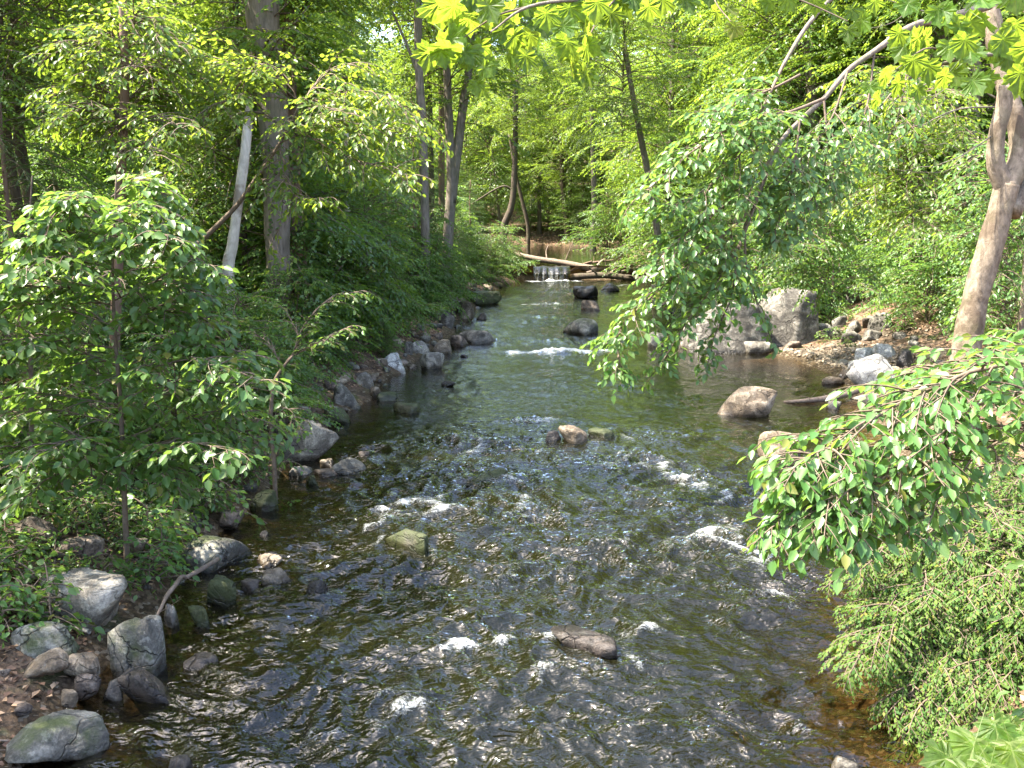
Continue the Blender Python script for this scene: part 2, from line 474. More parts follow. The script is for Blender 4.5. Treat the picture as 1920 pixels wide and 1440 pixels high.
def water_mat(name, micro=1.0, murk=(0.0062, 0.0062, 0.002)):
    m, nt, out = mat(name)
    p = objpos(nt, 0.5, 0.9, 1.0, world_=True)
    a = N(nt, 'ShaderNodeTexNoise', {'Vector': p, 'Scale': 11.0, 'Detail': 1.6, 'Roughness': 0.5, 'Distortion': 1.4}).outputs['Fac']
    b = N(nt, 'ShaderNodeTexNoise', {'Vector': p, 'Scale': 27.0, 'Detail': 1.0, 'Roughness': 0.5, 'Distortion': 0.8}).outputs['Fac']
    chop = N(nt, 'ShaderNodeAttribute', attribute_name='chop').outputs['Fac']
    h = math_(nt, 'MULTIPLY', math_(nt, 'ADD', a, math_(nt, 'MULTIPLY', b, 0.16)), math_(nt, 'ADD', math_(nt, 'MULTIPLY', chop, 0.9), 0.22))
    bp = N(nt, 'ShaderNodeBump', {'Strength': micro, 'Distance': 0.045, 'Height': h}).outputs[0]
    fr = N(nt, 'ShaderNodeFresnel', {'IOR': 1.42, 'Normal': bp}).outputs[0]
    gl = N(nt, 'ShaderNodeBsdfGlossy', {'Color': (1, 1, 1, 1), 'Roughness': 0.025, 'Normal': bp})
    dep = N(nt, 'ShaderNodeAttribute', attribute_name='depth').outputs['Fac']
    thick = ramp(nt, dep, [(0.0, 0.04), (0.2, 0.28), (0.5, 0.82), (1.0, 0.97)])
    tint = ramp(nt, dep, [(0.0, (0.92, 0.84, 0.68)), (0.3, (0.58, 0.46, 0.25)), (0.8, (0.3, 0.26, 0.10))])
    tp = N(nt, 'ShaderNodeBsdfTransparent', {'Color': tint})
    df = N(nt, 'ShaderNodeBsdfDiffuse', {'Color': rgb(murk)})
    body = N(nt, 'ShaderNodeMixShader', {0: thick, 1: tp.outputs[0], 2: df.outputs[0]})
    wat = N(nt, 'ShaderNodeMixShader', {0: fr, 1: body.outputs[0], 2: gl.outputs[0]})
    fo = N(nt, 'ShaderNodeAttribute', attribute_name='foam').outputs['Fac']
    q = objpos(nt, 0.7, 1.0, 1.0, world_=True)
    f1 = N(nt, 'ShaderNodeTexNoise', {'Vector': q, 'Scale': 17.0, 'Detail': 9.0, 'Roughness': 0.8, 'Distortion': 1.8}).outputs['Fac']
    fm = ramp(nt, math_(nt, 'ADD', fo, math_(nt, 'MULTIPLY', math_(nt, 'SUBTRACT', f1, 0.5), 2.2)), [(0.44, 0.0), (0.75, 0.3), (1.35, 0.8)])
    fd = N(nt, 'ShaderNodeBsdfDiffuse', {'Color': (0.5, 0.52, 0.52, 1), 'Normal': bp})
    al = N(nt, 'ShaderNodeMixShader', {0: fm, 1: wat.outputs[0], 2: fd.outputs[0]})
    nt.links.new(al.outputs[0], out.inputs[0])
    return m
M['water'] = water_mat('stream_water', 1.0)
M['pond'] = water_mat('pond_water', 0.3, (0.008, 0.007, 0.0025))

# ------------------------------------------------------------------ ground
def axis_(segs):
    out = []
    for a, b, n in segs:
        out.append(np.linspace(a, b, n, endpoint=False))
    return np.concatenate(out + [np.array([segs[-1][1]])])
gx = axis_([(-400, -60, 22), (-60, -16, 44), (-16, -5, 70), (-5, 11, 120), (11, 22, 50), (22, 60, 40), (60, 400, 22)])
gy = axis_([(-60, 2, 30), (2, 30, 220), (30, 62, 130), (62, 110, 60), (110, 500, 60)])
X, Y = np.meshgrid(gx, gy)
Z = ground(X, Y)
xl, xr = edges(Y)
ins = np.minimum(X - xl, xr - X)
shore = sstep(-0.5, 0.0, ins + 0.25 * fbm2(X * 1.3, Y * 1.3, 3, 77))
shore = np.where(Y > 57, sstep(-0.1, 0.2, ins), shore)
def grid_faces(ny, nx):
    i = np.arange(ny * nx).reshape(ny, nx)
    return np.stack([i[:-1, :-1], i[:-1, 1:], i[1:, 1:], i[1:, :-1]], -1).reshape(-1, 4)
g = link('ground', mesh('ground', np.stack([X, Y, Z], -1).reshape(-1, 3), grid_faces(*X.shape), [M['ground']], attrs={'shore': shore.ravel()}))
tag(g, 'brown leaf littered forest floor and amber stream bed', None, None, 'structure')

# ------------------------------------------------------------------ the stream
# rapids: (px, py, radius across, radius along, chop, foam)
RAPIDS = [(1050, 660, 1.7, 0.55, 0.8, 1.0), (1090, 640, 2.0, 1.2, 0.7, 0.25), (1040, 528, 1.6, 1.2, 1.0, 1.0), (1060, 545, 2.2, 2.0, 0.8, 0.5),
          (1035, 570, 1.3, 1.2, 0.6, 0.5), (985, 790, 0.8, 0.35, 0.9, 0.7), (880, 830, 1.0, 0.7, 1.0, 0.55), (960, 850, 1.6, 1.0, 0.9, 0.3),
          (770, 945, 0.8, 0.8, 1.0, 0.65), (830, 960, 0.9, 0.7, 1.0, 0.5), (1000, 960, 1.5, 0.9, 1.0, 0.35), (1180, 870, 1.3, 0.9, 0.9, 0.5),
          (1290, 900, 1.0, 0.7, 0.9, 0.5), (1390, 940, 0.7, 0.6, 0.9, 0.6), (1340, 1010, 0.7, 0.5, 1.0, 0.8), (1420, 1050, 0.55, 0.45, 1.0, 0.7),
          (1440, 1120, 0.7, 0.5, 0.9, 0.45), (1200, 1040, 1.3, 0.9, 1.0, 0.35), (960, 1080, 1.5, 0.9, 0.9, 0.3), (700, 985, 0.6, 0.5, 0.9, 0.5),
          (900, 1210, 0.7, 0.22, 1.0, 0.75), (1190, 1190, 0.3, 0.25, 0.9, 0.7), (820, 1250, 0.6, 0.3, 0.9, 0.4), (1100, 1260, 1.2, 0.4, 0.9, 0.2),
          (750, 1330, 0.8, 0.35, 0.9, 0.35), (620, 1390, 0.8, 0.3, 0.9, 0.4), (1000, 1380, 1.6, 0.5, 0.9, 0.25), (1450, 1360, 0.5, 0.25, 0.9, 0.4),
          (1320, 1390, 0.9, 0.4, 0.8, 0.2), (480, 1110, 0.35, 0.2, 0.6, 0.4), (1490, 860, 0.25, 0.3, 0.7, 0.5), (1120, 625, 0.9, 0.5, 0.5, 0.3),
          (1250, 820, 1.2, 0.8, 0.7, 0.25), (700, 850, 0.8, 0.7, 0.7, 0.3), (1130, 860, 0.4, 0.3, 0.7, 0.5), (930, 910, 0.6, 0.35, 0.8, 0.45),
          (1600, 1090, 0.6, 0.3, 0.6, 0.25), (930, 640, 0.9, 1.0, 0.7, 0.3), (880, 605, 1.0, 2.0, 0.6, 0.3), (1000, 600, 1.4, 2.5, 0.6, 0.2)]
sy = [3.0]
while sy[-1] < 57.6:
    sy.append(sy[-1] + 0.0034 * sy[-1] * (0.6 + sy[-1] / 22))
sy = np.array(sy)
NX = 400
U = np.linspace(0, 1, NX)
xl, xr = edges(sy)
xl, xr = xl - 0.9, xr + 0.9
WX = xl[:, None] + (xr - xl)[:, None] * U[None]
WY = np.repeat(sy[:, None], NX, 1)
chop = 0.16 + 0.46 * (1 - sstep(13, 20, WY)) + 0.10 * sstep(28, 36, WY) + 0.22 * fbm2(WX * 0.45, WY * 0.3, 3, 31)
foam = np.zeros_like(WX)
for px, py, ra, rl, c, f in RAPIDS:
    q = PZ(px, py, 0.0)
    e = np.exp(-(((WX - q[0]) / ra) ** 2 + ((WY - q[1]) / rl) ** 2))
    chop = np.maximum(chop, c * e) + 0.15 * c * e
    foam = np.maximum(foam, f * e)
EL_, ER_ = edges(WY)
edge_d = np.minimum(WX - EL_, ER_ - WX)
chop = chop * (0.25 + 0.75 * sstep(0.0, 1.3, edge_d))
chop = np.clip(chop, 0.05, 1.15)
wx = WX + 0.25 * perlin2(WX * 0.9, WY * 0.9, 41)
wy = WY + 0.35 * perlin2(WX * 0.7, WY * 0.7, 42)
def ridged(x, y, s):
    return 1 - 2.0 * np.abs(perlin2(x, y, s))
h1 = perlin2(wx * 1.1, wy * 1.5, 51)
h2 = ridged(wx * 2.3 + 0.5 * wy, wy * 2.6, 52)
h3 = perlin2(wx * 2.7 - 1.2 * wy, wy * 4.6, 53)
h4 = ridged(wx * 4.6 + 1.3 * wy, wy * 8.0, 54)
h5 = perlin2(wx * 10, wy * 15, 55)
H = chop * (0.105 * h1 + 0.075 * h2 + 0.045 * h3 + 0.021 * h4 + 0.008 * h5)
crest = sstep(0.15, 0.9, 0.55 * h2 + 0.35 * h4 + 0.5 * h3)
streak = ridged(wx * 3.1 + 0.3 * h3, wy * 0.9, 57)
foam_v = np.clip(foam * (0.24 + 0.66 * crest) * (0.7 + 0.45 * streak), 0, 0.82) + 0.14 * sstep(0.45, 1.0, chop) * crest
# white water along lips of stone and trailing from the rocks that stand in the current
FOAM_LINES = [((962, 660), (1145, 657), .26, .95), ((1000, 664), (1090, 668), .2, .5), ((1000, 528), (1080, 527), .5, .9), ((985, 548), (1065, 550), .35, .55), ((985, 572), (1065, 571), .3, .6), ((1145, 537), (1190, 533), .5, .6),
              ((930, 640), (1020, 643), .25, .4), ((1130, 622), (1175, 628), .25, .5), ((925, 795), (1040, 790), .12, .5), ((870, 850), (930, 835), .16, .45), ((740, 955), (835, 962), .14, .55), ((690, 1000), (760, 960), .1, .4),
              ((840, 1228), (975, 1200), .09, .55), ((640, 1385), (800, 1325), .08, .35), ((490, 1425), (640, 1385), .08, .4), ((1335, 1000), (1430, 1060), .12, .6), ((1230, 870), (1320, 925), .12, .45), ((1300, 905), (1400, 960), .1, .4),
              ((1430, 1080), (1500, 1150), .09, .4), ((1150, 860), (1230, 850), .1, .35), ((980, 905), (1040, 930), .1, .4), ((1560, 1075), (1640, 1090), .08, .35), ((1430, 1350), (1520, 1370), .06, .3), ((1010, 1195), (1045, 1180), .07, .5), ((1165, 1180), (1200, 1200), .08, .5)]
def seg_d(a, b):
    ax, ay, bx, by = a[0], a[1], b[0], b[1]
    t = np.clip(((WX - ax) * (bx - ax) + (WY - ay) * (by - ay)) / ((bx - ax) ** 2 + (by - ay) ** 2 + 1e-9), 0, 1)
    wob = 0.12 * perlin2(WX * 1.9, WY * 1.9, 71)
    return np.hypot(WX - ax - t * (bx - ax) + wob, WY - ay - t * (by - ay) + wob), t
fl = np.zeros_like(WX)
for a, b, th, st in FOAM_LINES:
    d_, _ = seg_d(PZ(*a), PZ(*b))
    fl = np.maximum(fl, st * (1.0 if a[1] < 680 else 0.72) * np.exp(-(d_ / th) ** 2))
for x0, x1, py in ((1057, 1124, 622), (1090, 1127, 581), (1074, 1122, 556), (1026, 1105, 828), (1106, 1168, 820), (862, 956, 905), (706, 794, 1030), (1036, 1170, 1225), (1340, 1462, 776), (1439, 1500, 862), (541, 604, 1118), (1216, 1256, 648)):
    a, b = PZ(x0, py), PZ(x1, py)
    w_ = b[0] - a[0]
    for q, sg in ((a, -1), (b, 1)):
        d_, t_ = seg_d((q[0] + sg * 0.02, q[1] + 0.5 * w_), (q[0] + sg * 0.25 * w_, q[1] - 1.3 * w_))
        fl = np.maximum(fl, (0.48 - 0.3 * t_) * np.exp(-(d_ / (0.10 * w_ + 0.02)) ** 2))
foam_v = np.clip(foam_v + fl * (0.55 + 0.3 * crest + 0.32 * streak), 0, 0.95)
depth = np.clip(-ground(WX, WY), 0, 1)
st = link('stream_water', mesh('stream_water', np.stack([WX, WY, H], -1).reshape(-1, 3), grid_faces(*WX.shape), [M['water']],
          attrs={'chop': chop.ravel(), 'foam': foam_v.ravel(), 'depth': depth.ravel()}))
tag(st, 'dark olive stream with rippling rapids and white foam', None, None, 'structure')
py_ = np.linspace(57.9, 98, 120)
px_ = np.linspace(-7, 11, 90)
PX, PY = np.meshgrid(px_, py_)
pd = np.clip(POND_Z - ground(PX, PY), 0, 1)
po = link('pond_water', mesh('pond_water', np.stack([PX, PY, POND_Z + 0.003 * perlin2(PX, PY, 3)], -1).reshape(-1, 3), grid_faces(*PX.shape), [M['pond']],
          attrs={'chop': np.full(PX.size, 0.05), 'foam': np.zeros(PX.size), 'depth': pd.ravel()}))
tag(po, 'still brown pond above the log dam', None, None, 'structure')
# the fall over the dam
fa = np.linspace(0, 1, 26)
fu = np.linspace(1.3, 3.5, 60)
FU, FA = np.meshgrid(fu, fa)
fy = 58.3 - 1.15 * np.minimum(FA * 1.4, 1) ** 0.7 - 0.25 * FA
fz = POND_Z + 0.02 - 0.92 * np.clip((FA - 0.2) / 0.8, 0, 1) ** 1.6
fy = fy + 0.16 * perlin2(FU * 3, FA * 0.7, 61)
fz = fz - 0.10 * np.abs(perlin2(FU * 1.7, 0.4, 64)) * (1 - FA)
fo_ = 0.12 + 0.35 * sstep(0.2, 0.9, FA) + 0.45 * perlin2(FU * 5, FA * 0.5, 62) + 0.3 * perlin2(FU * 11, FA * 0.8, 63) - 0.3 * (1 - sstep(0.0, 0.3, FA))
wf = link('waterfall', mesh('waterfall', np.stack([FU, fy, fz], -1).reshape(-1, 3), grid_faces(*FU.shape)[:, ::-1], [M['water']],
          attrs={'chop': np.full(FU.size, 0.5), 'foam': fo_.ravel(), 'depth': np.full(FU.size, 0.35)}))
tag(wf, 'small white waterfall spilling over the log dam', None, None, 'structure')


# ------------------------------------------------------------------ leaves, boughs, crowns
def leaf_tmpl(w=0.55, cheap=False):
    if cheap:
        return np.array([(0, 0, 0), (.5 * w, .45, .05), (0, 1, -.1), (-.5 * w, .45, .05)]), np.array([[0, 1, 2, 3]])
    return (np.array([(0, 0, 0), (.46 * w, .30, .07), (.40 * w, .62, .05), (0, 1, -.12), (-.40 * w, .62, .05), (-.46 * w, .30, .07)]),
            np.array([[0, 1, 2, 3], [0, 3, 4, 5]]))
def put_leaves(geo, lv, tmpl, m=0):
    P, Yd, Zn, s = lv
    Yd = Yd / (np.linalg.norm(Yd, axis=1)[:, None] + 1e-9)
    Xd = np.cross(Yd, Zn); Xd /= np.linalg.norm(Xd, axis=1)[:, None] + 1e-9
    Zd = np.cross(Xd, Yd)
    T, F = tmpl
    V = P[:, None] + s[:, None, None] * (T[None, :, 0:1] * Xd[:, None] + T[None, :, 1:2] * Yd[:, None] + T[None, :, 2:3] * Zd[:, None])
    k = len(T)
    FF = (np.arange(len(P)) * k)[:, None, None] + F[None]
    geo.add(V.reshape(-1, 3), FF.reshape(-1, F.shape[1]), m)
def cat_lv(lst):
    return tuple(np.concatenate([l[i] for l in lst]) for i in range(4))
def rotz(a):
    c, s = math.cos(a), math.sin(a)
    return np.array([[c, -s, 0], [s, c, 0], [0, 0, 1]])
def roty(a):
    c, s = math.cos(a), math.sin(a)
    return np.array([[c, 0, s], [0, 1, 0], [-s, 0, c]])
def xf_lv(lv, Mx, t):
    P, Yd, Zn, s = lv
    return P @ Mx.T + t, Yd @ Mx.T, Zn @ Mx.T, s
def bough(rg, L, leaf=0.1, gap=0.055, width=0.5, droop=0.2, twig_gap=0.16, tilt=0.35, hang=0.15, start=0.12):
    """a flat layered spray along +X: leaves (P, Y, Z, size) and wood paths"""
    lv, wood = [], []
    ax = np.linspace(0, 1, 9)
    bend = rg.normal(0, 0.09)
    A = np.stack([ax * L, bend * L * ax ** 2 * 2, -droop * L * ax ** 2 + 0.05 * L * np.sin(ax * 3)], 1)
    wood.append((A, [0.008 + 0.006 * L, 0.003]))
    def axis_at(s):
        return np.array([np.interp(s, ax, A[:, k]) for k in range(3)])
    nt_ = max(3, int(L * (1 - start) / twig_gap))
    twigs = [(axis_at(0.72), axis_at(1.0) - axis_at(0.85), 0.28 * L, 1)]
    for i in range(nt_):
        s = start + (1 - start) * (i + rg.uniform(0, 0.7)) / nt_
        side = 1 if i % 2 else -1
        a = side * R(rg.uniform(38, 66))
        d = axis_at(min(1, s + 0.05)) - axis_at(max(0, s - 0.05)); d /= np.linalg.norm(d)
        d = rotz(a) @ d
        d[2] += rg.normal(0, 0.12)
        prof = min(1.0, 0.35 + 2.2 * (s - start)) * (1 - 0.72 * s)
        ln = L * width * prof * rg.uniform(0.75, 1.2) + leaf * 0.8
        twigs.append((axis_at(s), d, ln, 0))
    for p0, d, ln, main in twigs:
        d = d / np.linalg.norm(d)
        n = max(2, int(ln / gap))
        t = (np.arange(n) + rg.uniform(0.3, 0.7)) / n
        P = p0 + d * (t * ln)[:, None]
        P[:, 2] -= droop * 0.9 * ln * t ** 2
        sd = np.where(np.arange(n) % 2 == 0, 1.0, -1.0)
        lat = np.cross([0, 0, 1.0], d); lat /= np.linalg.norm(lat) + 1e-9
        ang = np.radians(rg.uniform(35, 65, n)) * (1 - 0.5 * t)
        Yd = d * np.cos(ang)[:, None] + lat * (sd * np.sin(ang))[:, None]
        Yd[:, 2] -= hang + 0.25 * rg.random(n)
        Zn = np.stack([rg.normal(0, tilt, n), rg.normal(0, tilt, n), np.ones(n)], 1)
        sz = leaf * rg.uniform(0.65, 1.15, n) * (1 - 0.25 * t)
        lv.append((P, Yd, Zn, sz))
        if not main:
            tt = np.linspace(0, 1, 4)
            W = p0 + d * (tt * ln)[:, None]
            W[:, 2] -= droop * 0.9 * ln * tt ** 2
            wood.append((W, [0.004 + 0.002 * ln, 0.0015]))
    return cat_lv(lv), wood
def add_bough(geo, rg, pos, yaw, pitch, L, tm, wood_m=1, leaf_m=0, wood_sides=3, side_wood=True, **kw):
    lv, wood = bough(rg, L, **kw)
    Mx = rotz(yaw) @ roty(-pitch)
    put_leaves(geo, xf_lv(lv, Mx, np.asarray(pos)), tm, leaf_m)
    for i, (W, r) in enumerate(wood):
        if i and not side_wood:
            break
        tube(geo, W @ Mx.T + pos, r, wood_sides, wood_m, cap=False)

def crown_mesh(name, seed, leaf_m, height, z0, radius, n, leaf, gap, twig_gap, cheap=True, droop=0.2, shape='oval', bough_l=(1.6, 3.2), width=0.5, wleaf=0.6, wild=20, tilt=0.55):
    """layered boughs round an upright stem of the given height; origin at the foot"""
    rg = np.random.default_rng(seed)
    geo = Geo()
    tm = leaf_tmpl(wleaf, cheap)
    for i in range(n):
        u = (i + rg.uniform(0, 1)) / n
        z = z0 + (height - z0) * u
        yaw = i * 2.39996 + rg.normal(0, 0.3)
        prof = {'oval': math.sqrt(max(0.05, 1 - (2 * u - 0.85) ** 2 * 0.8)), 'cone': 1.05 - 0.85 * u, 'low': 1 - 0.55 * u}[shape]
        L = radius * prof * rg.uniform(0.7, 1.15)
        pitch = R(rg.normal(10, wild) + 30 * max(0, u - 0.7))
        inner = max(0.0, L - bough_l[1]) * rg.uniform(0.3, 1.0)
        base = np.array([math.cos(yaw) * inner * math.cos(pitch), math.sin(yaw) * inner * math.cos(pitch), z + inner * math.sin(pitch)])
        if inner > 0.1:
            tube(geo, smooth_path([(0, 0, z - 0.25 * inner), base * 0.5 + np.array([0, 0, (z - 0.1 * inner) * 0.5]), base], 5), [0.03 + 0.012 * inner, 0.018], 4, 1, cap=False)
        add_bough(geo, rg, base, yaw, pitch, max(bough_l[0] * 0.6, L - inner), tm, leaf=leaf, gap=gap, twig_gap=twig_gap, droop=droop * rg.uniform(0.5, 1.6), width=width, side_wood=False, tilt=tilt)
    return geo.mesh(name, [leaf_m, M['twig']])

def trunk_geo(rg, height, r0, lean=(0, 0), wob=0.15, sides=10, r1=0.25, n=14, flare=0.35):
    t = np.linspace(0, 1, 6)
    pts = np.stack([lean[0] * t + wob * rg.normal(0, 1, 6) * t * (1 - 0.3 * t) * 0.5, lean[1] * t + wob * rg.normal(0, 1, 6) * t * 0.5, height * t - 0.3 * (1 - t)], 1)
    P = smooth_path(pts, n)
    u = np.linspace(0, 1, n)
    rad = r0 * ((1 - u) * (1 - r1) + r1) * (1 + flare * np.exp(-u * height / 0.5))
    g_ = Geo()
    tube(g_, P, rad, sides, 0, rough=0.09, seed=int(rg.integers(99)))
    return g_, P

# ------------------------------------------------------------------ stones
def ico(sub):
    bm = bmesh.new()
    bmesh.ops.create_icosphere(bm, subdivisions=sub, radius=1.0)
    V = np.array([v.co[:] for v in bm.verts]); F = np.array([[v.index for v in f.verts] for f in bm.faces])
    bm.free()
    return V, F
ICO = {k: ico(k) for k in (2, 3, 4, 5)}
def stone_shape(seed, p=9, planes=16, sub=4, bumps=0.075, flat_top=False, faces=None):
    rg = np.random.default_rng(seed)
    D, F = ICO[sub]
    n = rg.normal(size=(planes, 3)); n /= np.linalg.norm(n, axis=1)[:, None]
    n = np.vstack([n, [[0, 0, -1], [0, 0, 1]]])
    d = rg.uniform(0.62, 1.0, len(n))
    if flat_top:
        d[-1] = 0.5
    if faces is not None:
        fa_ = np.array(faces, float)
        d = fa_[:, 3]; n = fa_[:, :3] / np.linalg.norm(fa_[:, :3], axis=1)[:, None]
    q = np.maximum(D @ n.T, 1e-4) / d
    r = (q ** p).sum(1) ** (-1.0 / p)
    V = D * r[:, None]
    s = rg.uniform(0, 50)
    b = perlin3(V[:, 0] * 2 + s, V[:, 1] * 2, V[:, 2] * 2, seed) + 0.5 * perlin3(V[:, 0] * 5 + s, V[:, 1] * 5, V[:, 2] * 5, seed) + 0.22 * perlin3(V[:, 0] * 12 + s, V[:, 1] * 12, V[:, 2] * 12, seed)
    V = V + D * (bumps * b)[:, None]
    V = V + D * (0.035 * (np.abs(perlin3(V[:, 0] * 3 + s, V[:, 1] * 3, V[:, 2] * 5, seed + 7)) - 0.3))[:, None]
    lo, hi = V.min(0), V.max(0)
    return (V - (lo + hi) / 2) / ((hi - lo) / 2), F
stones = []
def stone(x0, y0, x1, y1, kind, label, ang=15, bury=0.7, tilt=0.0, dr=0.8, z=None, sub=4, group=None, name='stone', D=None, planes=12, flat=False, faces=None, bumps=0.075):
    """a stone that fills the given box of the photo, standing on the ground or in the water there"""
    cx = (x0 + x1) / 2
    if D is not None:
        p = PD(cx, y1, D)
    elif z is not None:
        p = PZ(cx, y1, z)
    else:
        p = PG(cx, y1)
    Dp = p[1]
    k = Dp / FPX
    w = (x1 - x0) * k
    dep = dr * w
    phi = math.atan2(CAM_H - p[2], Dp)
    h = max(((y1 - y0) * k - dep * 0.75 * math.sin(phi)) / math.cos(phi), 0.28 * w)
    seed = len(stones) * 13 + 5
    V, F = stone_shape(seed, ang, planes, sub, flat_top=flat, faces=faces, bumps=bumps)
    hz = h * (1 + bury) / 2
    V = V * np.array([w / 2, dep / 2, hz])
    if tilt:
        V = V @ roty(tilt).T
    cx_w = (cx - 960) / FPX * (Dp + dep * 0.3)
    o = link(name, mesh(name, V, F, [M[kind]]), loc=(cx_w, Dp + dep * 0.32, p[2] + h - hz))
    tag(o, label, 'boulder' if w > 0.9 else 'rock', group)
    stones.append((cx_w, Dp + dep * 0.32, max(w, dep) * 0.55))
    return o

